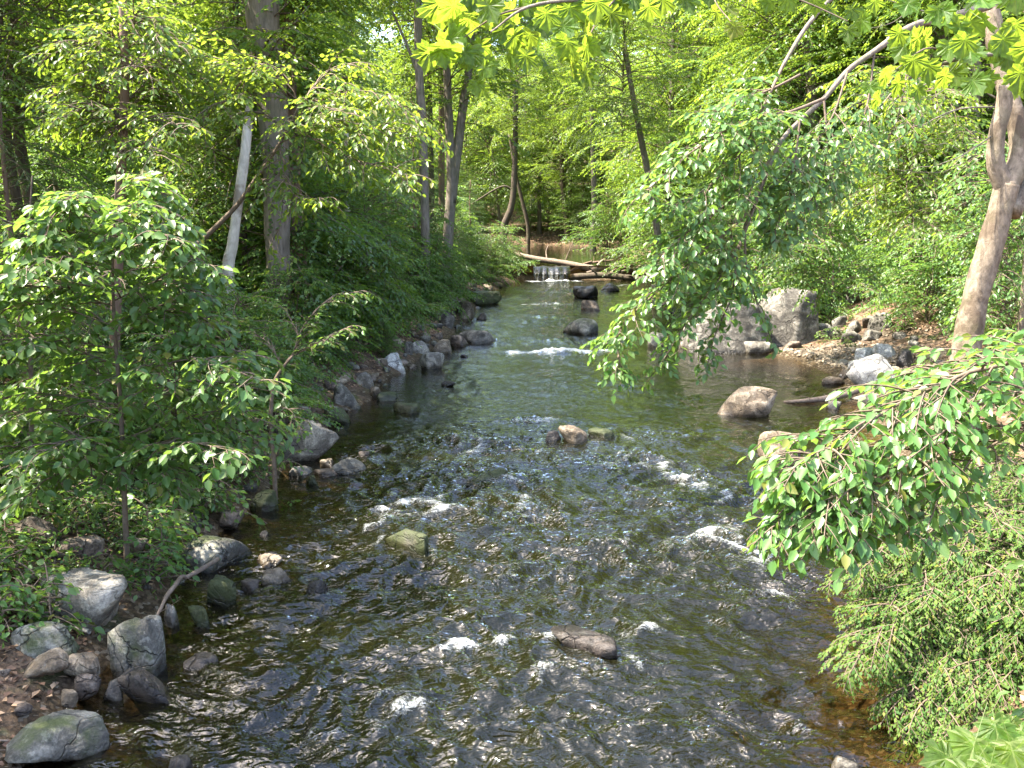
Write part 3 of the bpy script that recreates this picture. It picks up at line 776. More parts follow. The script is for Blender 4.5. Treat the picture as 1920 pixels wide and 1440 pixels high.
STONES = [
 # near left bank
 (11, 1050, 204, 1177, 'rock_pale', 'large pale lichen covered boulder behind the low plants at bottom left', dict(flat=True)),
 (153, 1134, 264, 1268, 'rock_moss', 'upright grey boulder with moss on its right side at the left water edge', {}),
 (179, 1228, 277, 1322, 'rock_wet', 'wet tilted brown stone standing in the water below the mossy upright boulder', dict(tilt=-0.35, ang=12)),
 (-40, 1161, 93, 1210, 'rock_moss', 'long low grey stone with a mossy top at the left picture edge', dict(dr=0.5)),
 (44, 1210, 133, 1262, 'rock_tan', 'smooth tan loaf shaped stone on the left bank', dict(ang=5)),
 (-25, 1207, 69, 1258, 'rock_tan', 'tan stone partly hidden behind the loaf shaped stone at the left edge', dict(ang=6)),
 (73, 1254, 126, 1302, 'rock_brown', 'rounded brown stone just below the loaf shaped tan stone', dict(ang=5)),
 (126, 1267, 177, 1316, 'rock_grey', 'grey wedge stone between the rounded brown stone and the wet tilted one', {}),
 (-60, 1312, 130, 1428, 'rock_moss', 'big dark flat topped boulder with a mossy flank in the bottom left corner', dict(flat=True, dr=0.9)),
 (40, 1286, 82, 1318, 'rock_tan', 'small pale tan stone above the flat topped corner boulder', {}),
 (299, 1216, 378, 1266, 'rock_wet', 'flat half drowned stone with a pale dry top near the left shore', dict(bury=0.8)),
 (255, 1126, 294, 1179, 'rock_pale', 'small pale block of stone beside the fallen stick', dict(ang=13)),
 (313, 1128, 362, 1178, 'rock_mossy_wet', 'dark mossy stone right of the fallen stick at the water edge', {}),
 (354, 1070, 420, 1136, 'rock_mossy_wet', 'dark mossy boulder under the upper end of the fallen stick', {}),
 (419, 1082, 458, 1114, 'rock_brown', 'small dark stone between the mossy boulder and two tan topped stones', {}),
 (459, 1056, 526, 1103, 'rock_tan', 'larger of two tan topped stones at the left water edge', {}),
 (454, 1034, 508, 1066, 'rock_tan', 'smaller tan topped stone just behind its larger neighbour at the water edge', {}),
 (541, 1076, 604, 1128, 'rock_wet', 'flat drowned stone in the shallows off the two tan topped stones', dict(bury=3.0)),
 (288, 985, 440, 1070, 'rock_moss', 'broad light mossy boulder behind the leafy bank plants', dict(dr=0.9)),
 (45, 995, 145, 1044, 'rock_brown', 'rounded reddish brown boulder among low plants on the left bank', dict(ang=5)),
 (180, 1000, 246, 1037, 'rock_tan', 'tan stone between the reddish brown boulder and the broad mossy one', {}),
 (-30, 950, 75, 1012, 'rock_brown', 'brown boulder at the left picture edge above the low plants', {}),
 (450, 912, 504, 958, 'rock_mossy_wet', 'mossy yellow green stone at the foot of the leaning waterside sapling', {}),
 (379, 952, 432, 984, 'rock_brown', 'dark brown stone left of the mossy stone at the sapling foot', {}),
 (286, 964, 352, 988, 'rock_grey', 'flat grey stone above the broad mossy boulder', {}),
 (458, 990, 487, 1008, 'rock_wet', 'small wet stone in the shallows below the waterside sapling', {}),
 (226, 1404, 305, 1470, 'rock_wet', 'drowned brown stone breaking the water at the bottom edge on the left', dict(bury=1.6)),
 # mid left bank
 (525, 778, 607, 864, 'rock_pale', 'big pale grey slab leaning on the left bank beside the water', dict(tilt=0.5, ang=13, dr=0.55)),
 (529, 868, 574, 893, 'rock_grey', 'grey stone below the leaning slab', {}),
 (572, 877, 621, 897, 'rock_brown', 'flat brown stone below the leaning slab', {}),
 (589, 857, 614, 877, 'rock_tan', 'small reddish stone tucked at the foot of the leaning slab', {}),
 (609, 851, 680, 890, 'rock_moss', 'tan and dark stone reaching into the water right of the leaning slab', {}),
 (664, 844, 687, 863, 'rock_brown', 'small outermost stone right of the leaning slab', {}),
 (557, 886, 589, 911, 'rock_mossy_wet', 'small dark mossy stone in front of the stones under the leaning slab', {}),
 (95, 892, 152, 930, 'rock_grey', 'rounded grey stone behind leaves at left', dict(ang=5)),
 (395, 816, 447, 850, 'rock_grey', 'grey boulder in deep shade left of the leaning slab', dict(ang=6)),
 (344, 896, 385, 926, 'rock_tan', 'pinkish stone on the shaded left bank', {}),
 (618, 714, 674, 760, 'rock_moss', 'light rounded boulder at the waterside above the leaning slab', dict(ang=6)),
 (625, 643, 662, 670, 'rock_grey', 'grey stone among the bushes high on the left bank', {}),
 (686, 722, 711, 744, 'rock_tan', 'small tan stone right of the light rounded boulder', {}),
 (701, 732, 742, 752, 'rock_mossy_wet', 'low dark stone at the water right of the small tan stone', {}),
 (598, 758, 650, 796, 'rock_mossy_wet', 'dark mossy boulder at the water just above the leaning slab', {}),
 (655, 694, 697, 722, 'rock_pale', 'whitish stone under leaves on the left shore', {}),
 (769, 636, 810, 663, 'rock_pale', 'pale rounded stone at the back of the bright pile on the left shore', dict(ang=5)),
 (784, 656, 832, 692, 'rock_pale', 'large pale angular stone at the front of the bright pile on the left shore', {}),
 (804, 634, 850, 663, 'rock_tan', 'tan stone at the right of the bright pile on the left shore', {}),
 (718, 659, 762, 692, 'rock_pale_lit', 'whitest stone at the left of the bright pile on the left shore', {}),
 (755, 639, 774, 663, 'rock_grey', 'narrow stone wedged at the left of the pale rounded one', {}),
 (855, 616, 932, 644, 'rock_grey', 'long flat grey stone lying at the left water edge', dict(dr=0.55, ang=6)),
 (820, 583, 853, 612, 'rock_grey', 'grey stone under the green bush upstream of the flat grey stone', {}),
 (853, 562, 890, 598, 'rock_tan', 'tan stone upstream on the left shore below the slim grey trunk', {}),
 (843, 626, 879, 650, 'rock_brown', 'brown stone between the flat grey stone and the bright pile', {}),
 (875, 543, 941, 573, 'rock_mossy_wet', 'dark stone in shade under the bush near the waterfall', {}),
 (890, 585, 912, 601, 'rock_brown', 'small brown stone at the water upstream of the flat grey stone', {}),
 (860, 663, 877, 671, 'rock_wet', 'small dark stone awash off the bright pile', {}),
 (824, 712, 852, 726, 'rock_wet', 'small black stone with a white wet top in calm water', {}),
 (730, 761, 790, 776, 'rock_mossy_wet', 'drowned dark stone in the calm water by the left shore', dict(bury=2.0)),
 # in the stream
 (1057, 594, 1124, 628, 'rock_moss', 'grey mossy boulder in midstream below the brown stone', dict(ang=7)),
 (1090, 562, 1127, 583, 'rock_brown', 'reddish brown stone in midstream near the log dam', dict(ang=7, bumps=0.12)),
 (1074, 533, 1122, 560, 'rock_wet', 'black wet rock heap in front of the log dam', dict(ang=6, bumps=0.16)),
 (1120, 530, 1162, 548, 'rock_wet', 'dark wet stone right of the black rock heap', dict(ang=6, bumps=0.14)),
 (1048, 794, 1105, 834, 'rock_tan', 'tan knobbly stone standing in the middle of the rapids', dict(ang=12)),
 (1024, 803, 1062, 832, 'rock_wet', 'dark wet stone against the left side of the tan knobbly stone', {}),
 (1106, 799, 1168, 824, 'rock_mossy_wet', 'low mossy drowned stone right of the tan knobbly stone', dict(bury=1.2)),
 (868, 872, 956, 912, 'rock_mossy_wet', 'mossy stone with water breaking around it in the rapids', dict(bury=0.6)),
 (700, 978, 800, 1042, 'rock_mossy_wet', 'green mossy stone at the left side of the rapids', dict(bury=0.6)),
 (1036, 1166, 1170, 1240, 'rock_wet', 'dark wet flat topped rock nearest in midstream', dict(flat=True, bury=0.7)),
 (1340, 712, 1462, 782, 'rock_tan', 'big sunlit tan boulder standing in the right hand shallows', dict(ang=8, bury=0.3)),
 (1439, 800, 1520, 868, 'rock_tan', 'rounded brown boulder at right half hidden by the leafy branch', dict(ang=6)),
 (1603, 1404, 1675, 1460, 'rock_grey', 'grey brown stone at the bottom edge near the maple leaves', {}),
 (1645, 1130, 1704, 1166, 'rock_wet', 'dark stone below the bleached root under the right hand bush', {}),
 (1582, 1221, 1607, 1242, 'rock_wet', 'small drowned stone left of the fine leaved bush', {}),
 (1216, 618, 1256, 652, 'rock_moss', 'mossy round stone in the stream under the hanging leaves', dict(ang=5)),
 # right bank
 (1278, 556, 1452, 662, 'rock_grey', 'long pale sloping boulder at the right pool edge', dict(ang=24, bumps=0.03, dr=0.6, sub=5, bury=0.4, faces=[(-.5, 0, .87, .52), (.05, .1, 1, .6), (-.15, -.85, .5, .62), (-1, -.1, .15, .95), (1, 0, 0, 1), (0, 1, 0, .9), (0, 0, -1, .9), (.5, -.8, .35, .72), (-.7, -.6, .3, .8), (.55, .2, .8, .75)])),
 (1416, 530, 1542, 648, 'rock_grey', 'tall cracked grey boulder beside the long sloping one', dict(ang=30, bumps=0.03, dr=0.8, sub=5, bury=0.4, faces=[(-.72, -.1, .68, .68), (.12, .1, 1, .74), (-.35, -.9, .28, .66), (-1, 0, .1, .9), (1, 0, .12, .84), (.5, -.85, .12, .74), (0, 1, .1, .9), (0, 0, -1, .9), (-.1, -.6, .8, .78)])),
 (1394, 636, 1452, 664, 'rock_grey', 'small smooth stone at the foot of the two big boulders', {}),
 (1478, 612, 1498, 636, 'rock_grey', 'small upright cobble against the tall cracked boulder', dict(ang=5)),
 (1494, 606, 1516, 630, 'rock_grey', 'rounded cobble second from the tall cracked boulder', dict(ang=5)),
 (1482, 624, 1524, 644, 'rock_grey', 'wide grey cobble lowest beside the tall cracked boulder', dict(ang=5)),
 (1470, 636, 1510, 653, 'rock_brown', 'flat dark stone at the top of the gravel beach', dict(flat=True)),
 (1532, 604, 1570, 630, 'rock_moss', 'greenish cobble in the middle of the cobble bank', dict(ang=5)),
 (1560, 590, 1590, 616, 'rock_grey', 'squarish cobble at the upper side of the cobble bank', {}),
 (1576, 618, 1620, 644, 'rock_grey', 'large oval cobble in front on the cobble bank', dict(ang=5)),
 (1588, 598, 1624, 624, 'rock_grey', 'dark cobble left of the biggest round cobble', dict(ang=6)),
 (1634, 584, 1674, 618, 'rock_grey', 'biggest round cobble at the right end of the cobble bank', dict(ang=5)),
 (1616, 594, 1642, 614, 'rock_brown', 'small brown cobble touching the biggest round cobble', {}),
 (1620, 616, 1660, 636, 'rock_grey', 'flat cobble in front of the biggest round cobble', {}),
 (1560, 614, 1590, 636, 'rock_moss', 'narrow mossy cobble left of the large oval one', {}),
 (1536, 554, 1560, 584, 'rock_grey', 'grey block just right of the tall cracked boulder', {}),
 (1558, 544, 1594, 566, 'rock_grey', 'slate grey stone upslope in the leaf litter', {}),
 (1586, 534, 1620, 570, 'rock_grey', 'pointed grey stone highest in the leaf litter on the right slope', {}),
 (1560, 558, 1582, 580, 'rock_moss', 'small mossy stone between the grey block and the pointed stone', {}),
 (1562, 580, 1594, 594, 'rock_brown', 'flat brown stone in the leaf litter above the cobble bank', {}),
 (1606, 648, 1650, 682, 'rock_pale_lit', 'white sunlit stone at the back left of the white pile', {}),
 (1646, 642, 1690, 672, 'rock_pale_lit', 'white sunlit stone at the back right of the white pile', {}),
 (1596, 672, 1636, 700, 'rock_pale_lit', 'white block at the lower left of the white pile', {}),
 (1604, 664, 1690, 728, 'rock_pale_lit', 'big leaning pale slab at the front of the white pile', dict(tilt=-0.45, ang=13)),
 (1688, 652, 1722, 690, 'rock_wet', 'dark grey pointed stone right of the white pile', {}),
 (1578, 690, 1608, 708, 'rock_tan', 'small tan stone at the water left of the leaning pale slab', {}),
 (1548, 702, 1592, 722, 'rock_tan', 'low rounded tan stone at the water edge below the gravel', dict(ang=5)),
 (1744, 648, 1790, 668, 'rock_tan', 'tan stone at the foot of the forked sunlit tree', {}),
 (1564, 750, 1592, 768, 'rock_moss', 'mossy stone under the bleached driftwood', {}),
 (1612, 736, 1650, 754, 'rock_pale', 'pale stone at the right end of the bleached driftwood', {}),
 (1780, 822, 1806, 840, 'rock_pale', 'white stone under the log at right', {}),
 (1826, 842, 1858, 858, 'rock_pale', 'white stone in front of the log at right', {}),
]
NO_GROW = []
for x0, y0, x1, y1, kd, lab, kw in STONES:
    stone(x0, y0, x1, y1, kd, lab, **kw)
PRESS_M = [M[k] for k in ('rock_grey', 'rock_brown', 'rock_moss', 'rock_tan')]
def filler(n, xy, group, label, size, kinds, sub=2):
    protos = [mesh('small_stone', *stone_shape(900 + k, 6, 14, sub), [M[kinds[k % len(kinds)]]]) for k in range(8)]
    got = 0
    for _ in range(n * 20):
        if got >= n:
            break
        x, y = xy()
        s = size * rng.uniform(0.55, 1.5) * (0.6 + y / 40)
        if any((x - a) ** 2 + (y - b) ** 2 < (r + s * 0.4) ** 2 for a, b, r in stones):
            continue
        stones.append((x, y, s * 0.5))
        o = link('small_stone', protos[got % 8], loc=(x, y, gz(x, y) + s * 0.12))
        o.scale = (s * 0.55, s * rng.uniform(0.35, 0.55), s * rng.uniform(0.25, 0.42))
        o.rotation_euler = (rng.normal(0, 0.15), rng.normal(0, 0.15), rng.uniform(0, 6.28))
        tag(o, label, 'rock', group)
        got += 1
def along(side, y0, y1, lo, hi):
    def f():
        y = y0 + (y1 - y0) * rng.random() ** 1.4
        a, b = edges(y)
        d = rng.uniform(lo, hi)
        return (float(a) - d if side < 0 else float(b) + d), y
    return f
filler(70, along(-1, 6.8, 16, -0.15, 1.6), 'small stones along the near left bank', 'small brown or grey stone among the larger ones on the near left bank', 0.16, ['rock_brown', 'rock_moss', 'rock_grey', 'rock_tan'], 3)
filler(90, along(-1, 16, 52, -0.2, 0.9), 'stones lining the far left shore', 'stone lining the left shore between the larger rocks upstream', 0.22, ['rock_grey', 'rock_brown', 'rock_moss', 'rock_tan'], 3)
filler(60, along(1, 15, 27, 0.3, 4.0), 'cobbles on the right beach', 'small grey cobble on the right beach below the leaf litter', 0.20, ['rock_grey', 'rock_pale', 'rock_tan', 'rock_grey'])
filler(50, along(1, 28, 52, -0.2, 1.2), 'stones lining the far right shore', 'stone lining the right shore upstream of the big boulders', 0.25, ['rock_grey', 'rock_brown', 'rock_moss', 'rock_brown'])
filler(40, along(1, 7, 15, -0.4, 0.9), 'small stones along the near right bank', 'small stone on the near right bank below the bushes', 0.16, ['rock_brown', 'rock_moss', 'rock_tan', 'rock_brown'])
filler(45, along(-1, 7, 18, -2.2, -0.2), 'drowned stones in the left shallows', 'small drowned stone in the amber shallows by the left shore', 0.15, ['rock_brown', 'rock_wet', 'rock_tan', 'rock_wet'])

# gravel beach and leaf litter: nobody could count them
def scatter_mesh(name, tm, pts, sizes, mats, seed, tilt=0.5, flatten=1.0):
    rg = np.random.default_rng(seed)
    n = len(pts)
    a = rg.uniform(0, 6.28, n)
    Yd = np.stack([np.cos(a), np.sin(a), rg.normal(0, tilt * 0.5, n)], 1)
    Zn = np.stack([rg.normal(0, tilt, n), rg.normal(0, tilt, n), np.ones(n)], 1)
    ge = Geo()
    put_leaves(ge, (np.asarray(pts), Yd, Zn, np.asarray(sizes)), tm)
    return ge.mesh(name, mats, smooth=False)
gp = []
while len(gp) < 3600:
    y = rng.uniform(19, 27.5)
    d = rng.gamma(2.0, 0.55) - 0.25
    x = float(edges(y)[1]) + d
    gp.append((x, y))
gp = np.array(gp)
gzv = ground(gp[:, 0], gp[:, 1])
oct_t = (np.array([(0, 0, 0.3), (.45, .5, .1), (0, 1, .2), (-.45, .5, .1), (0, .5, .42)]), np.array([[0, 1, 4, 4], [1, 2, 4, 4], [2, 3, 4, 4], [3, 0, 4, 4]]))
peb = (np.array([(.3, 0, 0), (1, .1, 0), (1.1, .8, 0), (.4, 1, 0), (-.2, .55, 0), (.45, .2, .32), (.85, .3, .3), (.8, .7, .34), (.35, .68, .3)]) - np.array([.45, .5, .05]),
       np.array([[5, 6, 7, 8], [0, 1, 6, 5], [1, 2, 7, 6], [2, 3, 8, 7], [3, 4, 8, 8], [4, 0, 5, 8]]))
peb = (peb[0], np.array([[5, 6, 7, 8], [0, 1, 6, 5], [1, 2, 7, 6], [2, 3, 8, 7], [4, 0, 5, 8]]))
gr = link('gravel', scatter_mesh('gravel', peb, np.c_[gp, gzv], rng.uniform(0.05, 0.16, len(gp)), [M['rock_tan']], 5, 0.25))
tag(gr, 'pale tan gravel beach at the right hand pool', None, None, 'stuff')
m_, nt_, out_ = mat('dead_leaf')
r_ = N(nt_, 'ShaderNodeNewGeometry').outputs['Random Per Island']
pr_ = N(nt_, 'ShaderNodeBsdfPrincipled', {'Base Color': ramp(nt_, r_, [(0, (0.09, 0.045, 0.025)), (0.5, (0.2, 0.115, 0.065)), (1, (0.33, 0.22, 0.13))]), 'Roughness': 0.8})
nt_.links.new(pr_.outputs[0], out_.inputs[0])
lp = []
for k in range(26000):
    if k % 2:
        y = 7 + 50 * rng.random() ** 1.3; x = float(np.interp(y, EY, EL)) - 0.3 - 9 * rng.random() ** 1.2
    elif k % 4:
        y = 8 + 42 * rng.random() ** 1.2; x = float(np.interp(y, EY, ER)) + 0.6 + 10 * rng.random()
    else:
        y = rng.uniform(95, 112); x = rng.uniform(-12, 20)
    lp.append((x, y))
for k in range(9000):
    y = rng.uniform(5.5, 17); x = float(np.interp(y, EY, EL)) - 0.1 - 5 * rng.random() if k % 3 else float(np.interp(y, EY, ER)) + 0.2 + 4 * rng.random()
    lp.append((x, y))
lp = np.array(lp)
lz = ground(lp[:, 0], lp[:, 1]) + 0.015
ok = lz > np.where(lp[:, 1] > 57, POND_Z + 0.05, 0.08)
lp, lz = lp[ok], lz[ok]
ll = link('leaf_litter', scatter_mesh('leaf_litter', leaf_tmpl(0.6, True), np.c_[lp, lz], rng.uniform(0.06, 0.12, len(lp)) * (0.8 + lp[:, 1] / 60), [m_], 6, 0.45))
tag(ll, 'brown dead leaves scattered over the forest floor', None, None, 'stuff')

ge = Geo()
for k in range(420):
    y = 6 + 26 * rng.random() ** 1.3
    x = float(np.interp(y, EY, EL)) - 0.2 - 5 * rng.random() if k % 2 else float(np.interp(y, EY, ER)) + 0.3 + 6 * rng.random()
    a = rng.uniform(0, 6.28); l_ = rng.uniform(0.15, 0.7)
    q = np.array([[x + math.cos(a) * l_ * (t_ - .5) + rng.normal(0, .02), y + math.sin(a) * l_ * (t_ - .5) + rng.normal(0, .02), 0] for t_ in (0, .33, .66, 1)])
    q[:, 2] = ground(q[:, 0], q[:, 1]) + 0.015 + 0.03 * rng.random(4)
    tube(ge, q, [rng.uniform(0.004, 0.012), 0.003], 4, 0, cap=False)
tag(link('fallen_twigs', ge.mesh('fallen_twigs', [M['driftwood']])), 'dead twigs lying on the banks', None, None, 'stuff')

# ------------------------------------------------------------------ the log dam
def log_thing(name, label, cat, path, rad, m='driftwood', sides=12, n=18, rough=0.1, snags=0, seed=0):
    rg = np.random.default_rng(seed + 400)
    P = smooth_path(path, n)
    ge = Geo()
    tube(ge, P, rad, sides, 0, rough, seed)
    o = link(name, ge.mesh(name, [M[m]]))
    tag(o, label, cat)
    for k in range(snags):
        i = int(rg.integers(2, n - 2))
        d = rg.normal(0, 1, 3); d[2] = abs(d[2]) * 0.8; d /= np.linalg.norm(d)
        L = rg.uniform(0.3, 0.9) * (np.linalg.norm(P[-1] - P[0]) * 0.25)
        ge = Geo()
        r_ = (rad[0] if hasattr(rad, '__len__') else rad) * 0.35
        tube(ge, smooth_path([P[i], P[i] + d * L * 0.5 + rg.normal(0, 0.05, 3) * L, P[i] + d * L], 7), [r_, r_ * 0.4], 6, 0, 0.1, k)
        link('snag', ge.mesh('snag', [M[m]]), o)
    return o
log_thing('fallen_log', 'long pale fallen log slanting across the left of the dam', 'log',
          [PD(935, 468, 60.5), PD(1000, 484, 59.2), PD(1062, 494, 58.6), PD(1120, 506, 58.0)], [0.13, 0.17, 0.2], snags=2, seed=1)
log_thing('fallen_log', 'dark log lowest in the dam at right of the waterfall', 'log',
          [PD(1066, 520, 57.6), PD(1130, 516, 57.4), PD(1180, 521, 57.0), PD(1240, 527, 56.5)], [0.2, 0.19, 0.15], 'bark_dark', snags=2, seed=2)
log_thing('fallen_log', 'brown log lying behind the lowest one at the right of the dam', 'log',
          [PD(1090, 503, 58.6), PD(1150, 508, 58.2), PD(1215, 500, 58.0), PD(1270, 492, 58.0)], [0.16, 0.18, 0.12], snags=2, seed=3)
jam = [((1075, 505), (1110, 490), 58.2), ((1100, 512), (1160, 496), 57.9), ((1140, 515), (1175, 494), 57.8), ((1165, 510), (1230, 498), 57.8), ((1085, 498), (1150, 488), 58.6),
       ((1120, 498), (1135, 485), 58.4), ((1180, 500), (1215, 486), 58.3), ((1190, 515), (1240, 508), 57.4), ((1060, 512), (1095, 500), 57.9), ((1150, 500), (1205, 509), 57.6)]
for i, (a, b, D) in enumerate(jam):
    o = log_thing('driftwood_piece', 'broken brown branch jammed among the logs of the dam', 'driftwood',
                  [PD(*a, D), (PD(*a, D) + PD(*b, D + 0.3)) / 2 + np.array([0, 0, 0.05]), PD(*b, D + 0.5)], [0.09, 0.05], 'driftwood' if i % 2 else 'bark_red', 7, 8, 0.15, 1, 20 + i)
    tag(o, group='branches jammed in the log dam')
# sticks and roots
a_ = PG(288, 1218)
log_thing('fallen_stick', 'crooked bare fallen branch reaching from the left bank stones down into the water', 'branch',
          [a_ + [0, 0, -0.05], PD(291, 1180, a_[1] + 0.15), PD(292, 1160, a_[1] + 0.22), PD(303, 1138, a_[1] + 0.35), PD(312, 1118, a_[1] + 0.6), PD(328, 1098, a_[1] + 0.75), PD(340, 1082, a_[1] + 1.0), PD(352, 1081, a_[1] + 1.1), PD(378, 1067, a_[1] + 1.3), PD(409, 1048, a_[1] + 1.6)],
          [0.010, 0.014, 0.019, 0.021, 0.024, 0.022], 'driftwood', 8, 34, 0.22, 3, 30)
b_ = PG(110, 1176)
log_thing('fallen_stick', 'thin pale straight stick lying against the upright mossy boulder', 'branch', [PD(95, 1170, b_[1]), PD(130, 1174, b_[1]), PD(168, 1184, b_[1] - 0.1)], [0.016, 0.024], 'bark_pale', 7, 8, 0.08, 0, 31)
c_ = PG(300, 1098)
log_thing('fallen_stick', 'thin twig lying across the low plants behind the crooked branch', 'branch', [PD(150, 1106, c_[1] + 0.1), PD(225, 1092, c_[1]), PD(300, 1084, c_[1]), PD(345, 1078, c_[1])], [0.012, 0.007], 'twig', 6, 10, 0.08, 0, 32)
d_ = PZ(1540, 750, 0)
log_thing('driftwood_piece', 'bleached driftwood limb lying in the right hand shallows', 'driftwood',
          [PZ(1470, 754, 0.0), PZ(1500, 752, 0.05), PD(1545, 748, d_[1] - .1), PD(1580, 740, d_[1]), PD(1612, 730, d_[1] + 0.1)], [0.03, 0.05, 0.09, 0.08], 'driftwood', 10, 16, 0.14, 3, 33)
log_thing('driftwood_piece', 'thin white stick caught by the leaning pale slab', 'driftwood', [PD(1575, 704, PG(1600, 705)[1]), PD(1618, 698, PG(1600, 705)[1])], [0.025, 0.02], 'bark_pale', 6, 5, 0.05, 0, 34)
e_ = PG(1850, 838)
log_thing('fallen_log', 'brown log lying on the ground behind the fine leaved bush at right', 'log', [PD(1800, 836, e_[1]), PD(1840, 840, e_[1]), PD(1910, 832, e_[1]), PD(1960, 828, e_[1])], [0.12, 0.13, 0.12], 'bark_red', 12, 12, 0.1, 1, 35)
f_ = PG(1690, 1130)
log_thing('bare_root', 'bleached hooked root at the water edge under the right hand bush', 'root',
          [PD(1740, 1128, f_[1] + .3), PD(1690, 1130, f_[1]), PD(1668, 1136, f_[1] - .05), PD(1678, 1128, f_[1]), PD(1690, 1115, f_[1] + .05), PD(1702, 1085, f_[1] + 0.15), PD(1698, 1070, f_[1] + 0.2)], [0.014, 0.022, 0.02, 0.022, 0.03, 0.028], 'driftwood', 8, 26, 0.15, 2, 36)
for i in range(9):
    q = PD(1600 + 16 * i, 1042 + rng.uniform(-14, 14), 10.4)
    o = log_thing('bare_twig', 'bare tangled twig of the brush pile at the right water edge', 'twig',
                  [q, q + rng.normal(0, 0.14, 3) * [1, 0.6, 0.6] + [0.08, 0, 0.02], q + rng.normal(0, 0.2, 3) * [1, 0.6, 0.6] + [0.2, 0.1, -0.06]], [0.012, 0.005], 'twig', 5, 9, 0.1, 2, 40 + i)
    tag(o, group='twigs of the brush pile')

# ------------------------------------------------------------------ tall trees of the wood
def tall_tree(x, y, h, r0, kind, label, group, bark='bark_grey', lean=(0, 0), crown_z=None, seed=0, cmesh=None, csc=None, rz=0.0, z=None):
    rg = np.random.default_rng(seed + 5000)
    t = thing('tree', label, 'tree', (x, y, (gz(x, y) if z is None else z) - 0.05), group)
    ge, P = trunk_geo(rg, h, r0, lean, wob=0.025 * h * 0.5, n=16)
    link('trunk', ge.mesh('trunk', [M[bark]]), t)
    if cmesh is not None:
        c = link('crown', cmesh, t)
        c.rotation_euler = (0, 0, rz)
        c.scale = csc
        c.location = (lean[0] * 0.5, lean[1] * 0.5, 0)
    return t, P
CAN = [crown_mesh('crown', 100 + k, M[['leaf_canopy', 'leaf_sun'][k % 2]], 20, 3.0 + 0.8 * (k % 2), 5.4, 195, 0.19, 0.075, 0.26, droop=0.2, bough_l=(2.0, 3.2), shape='oval', width=0.62) for k in range(4)]
MID = [crown_mesh('crown', 200 + k, M[['leaf_beech', 'leaf_canopy', 'leaf_beech', 'leaf_shade'][k % 4]], 8.4, 0.9, 3.3, 130, 0.125, 0.055, 0.17, droop=0.24, bough_l=(1.7, 2.6), shape='low', width=0.6) for k in range(4)]
HEM = [crown_mesh('crown', 300 + k, M['needle'], 9.5, 0.4, 2.7, 120, 0.085, 0.018, 0.10, droop=0.3, bough_l=(1.5, 2.4), shape='cone', width=0.45, wleaf=0.3, wild=9, tilt=0.3) for k in range(2)]
SHR = [crown_mesh('foliage', 400 + k, M[['leaf_beech', 'leaf_shade', 'leaf_shade'][k % 3]], 2.3, 0.12, 1.5, 75, 0.095, 0.042, 0.10, cheap=False, droop=0.3, bough_l=(1.0, 1.4), shape='low', width=0.6) for k in range(3)]
LOW = [crown_mesh('foliage', 450 + k, M[['leaf_beech', 'leaf_shade'][k % 2]], 0.45, 0.05, 0.40, 16, 0.095, 0.055, 0.1, cheap=False, droop=0.3, bough_l=(0.3, 0.42), shape='low') for k in range(3)]
def clear_view(x, y, top=1.0):
    """keep growth off the water"""
    a, b = edges(y)
    m = 0.5 + 1.6 * float(sstep(34, 46, y)) * (1 - float(sstep(99, 100, y)))
    ml = 0.4 + 0.95 * float(sstep(14, 17, y)) + 0.5 * float(sstep(36, 46, y)) * (1 - float(sstep(99, 100, y)))
    return x < float(a) - ml or x > float(b) + m or y > 99
placed = []
def free(x, y, d):
    return all((x - a) ** 2 + (y - b) ** 2 > d * d for a, b in placed)
def spread(n, xf, d, tries=60):
    out = []
    for _ in range(n * tries):
        if len(out) >= n:
            break
        x, y = xf()
        if clear_view(x, y) and free(x, y, d):
            placed.append((x, y)); out.append((x, y))
    return out
# canopy trees
def wood(side, y0, y1, lo, hi, pw=1.0):
    def f():
        y = rng.uniform(y0, y1)
        a, b = edges(y)
        d = lo + (hi - lo) * rng.random() ** pw
        return (float(a) - d, y) if side < 0 else (float(b) + d, y)
    return f
def far():
    return rng.uniform(-60, 70), rng.uniform(101, 185)
TALL = [(spread(36, wood(-1, 26, 100, 8.5, 46), 4.6), 'tall leafy tree of the shaded wood behind the left bank', 'tall trees of the left wood'),
        (spread(52, wood(1, 32, 100, 5, 50), 4.0), 'tall leafy tree on the wooded slope behind the right bank', 'tall trees of the right slope'),
        (spread(70, far, 4.6), 'tall sunlit tree of the wood beyond the pond', 'tall trees beyond the pond')]
k_ = 0
for x, y, h in ((10.8, 66.0, 23), (13.0, 78.0, 24), (3.0, 104.0, 25), (9.5, 102.0, 25)):
    tall_tree(x, y, h, 0.24, 0, 'tall tree standing close to the pond', 'tall trees at the pond', 'bark_grey', seed=800 + int(y), cmesh=CAN[int(y) % 4], csc=(1.2, 1.2, h / 20), rz=y)
for x, y, h in ((-10.5, 5.5, 12), (-9.5, 0.5, 12), (-12.5, 12.0, 12)):  # trees out of frame, added to throw shade on the left bank
    tall_tree(x, y, h, 0.2, 0, 'leafy tree out of frame on the left, added to shade the left bank', 'added shade trees left of the frame', 'bark_grey', seed=700 + int(y), cmesh=CAN[int(y) % 4], csc=(0.8, 0.8, h / 20), rz=y)
for spots, lab, grp in TALL:
    for x, y in spots:
        h = rng.uniform(17, 25)
        s = h / 20 * rng.uniform(0.9, 1.15)
        tall_tree(x, y, h, rng.uniform(0.14, 0.3), 0, lab, grp, ['bark_grey', 'bark_dark', 'bark_grey', 'bark_red'][k_ % 4], (rng.normal(0, 1.0), rng.normal(0, 0.8)),
                  seed=k_, cmesh=CAN[k_ % 4], csc=(s * 1.05, s * 1.05, h / 19.5), rz=rng.uniform(0, 6.28))
        k_ += 1
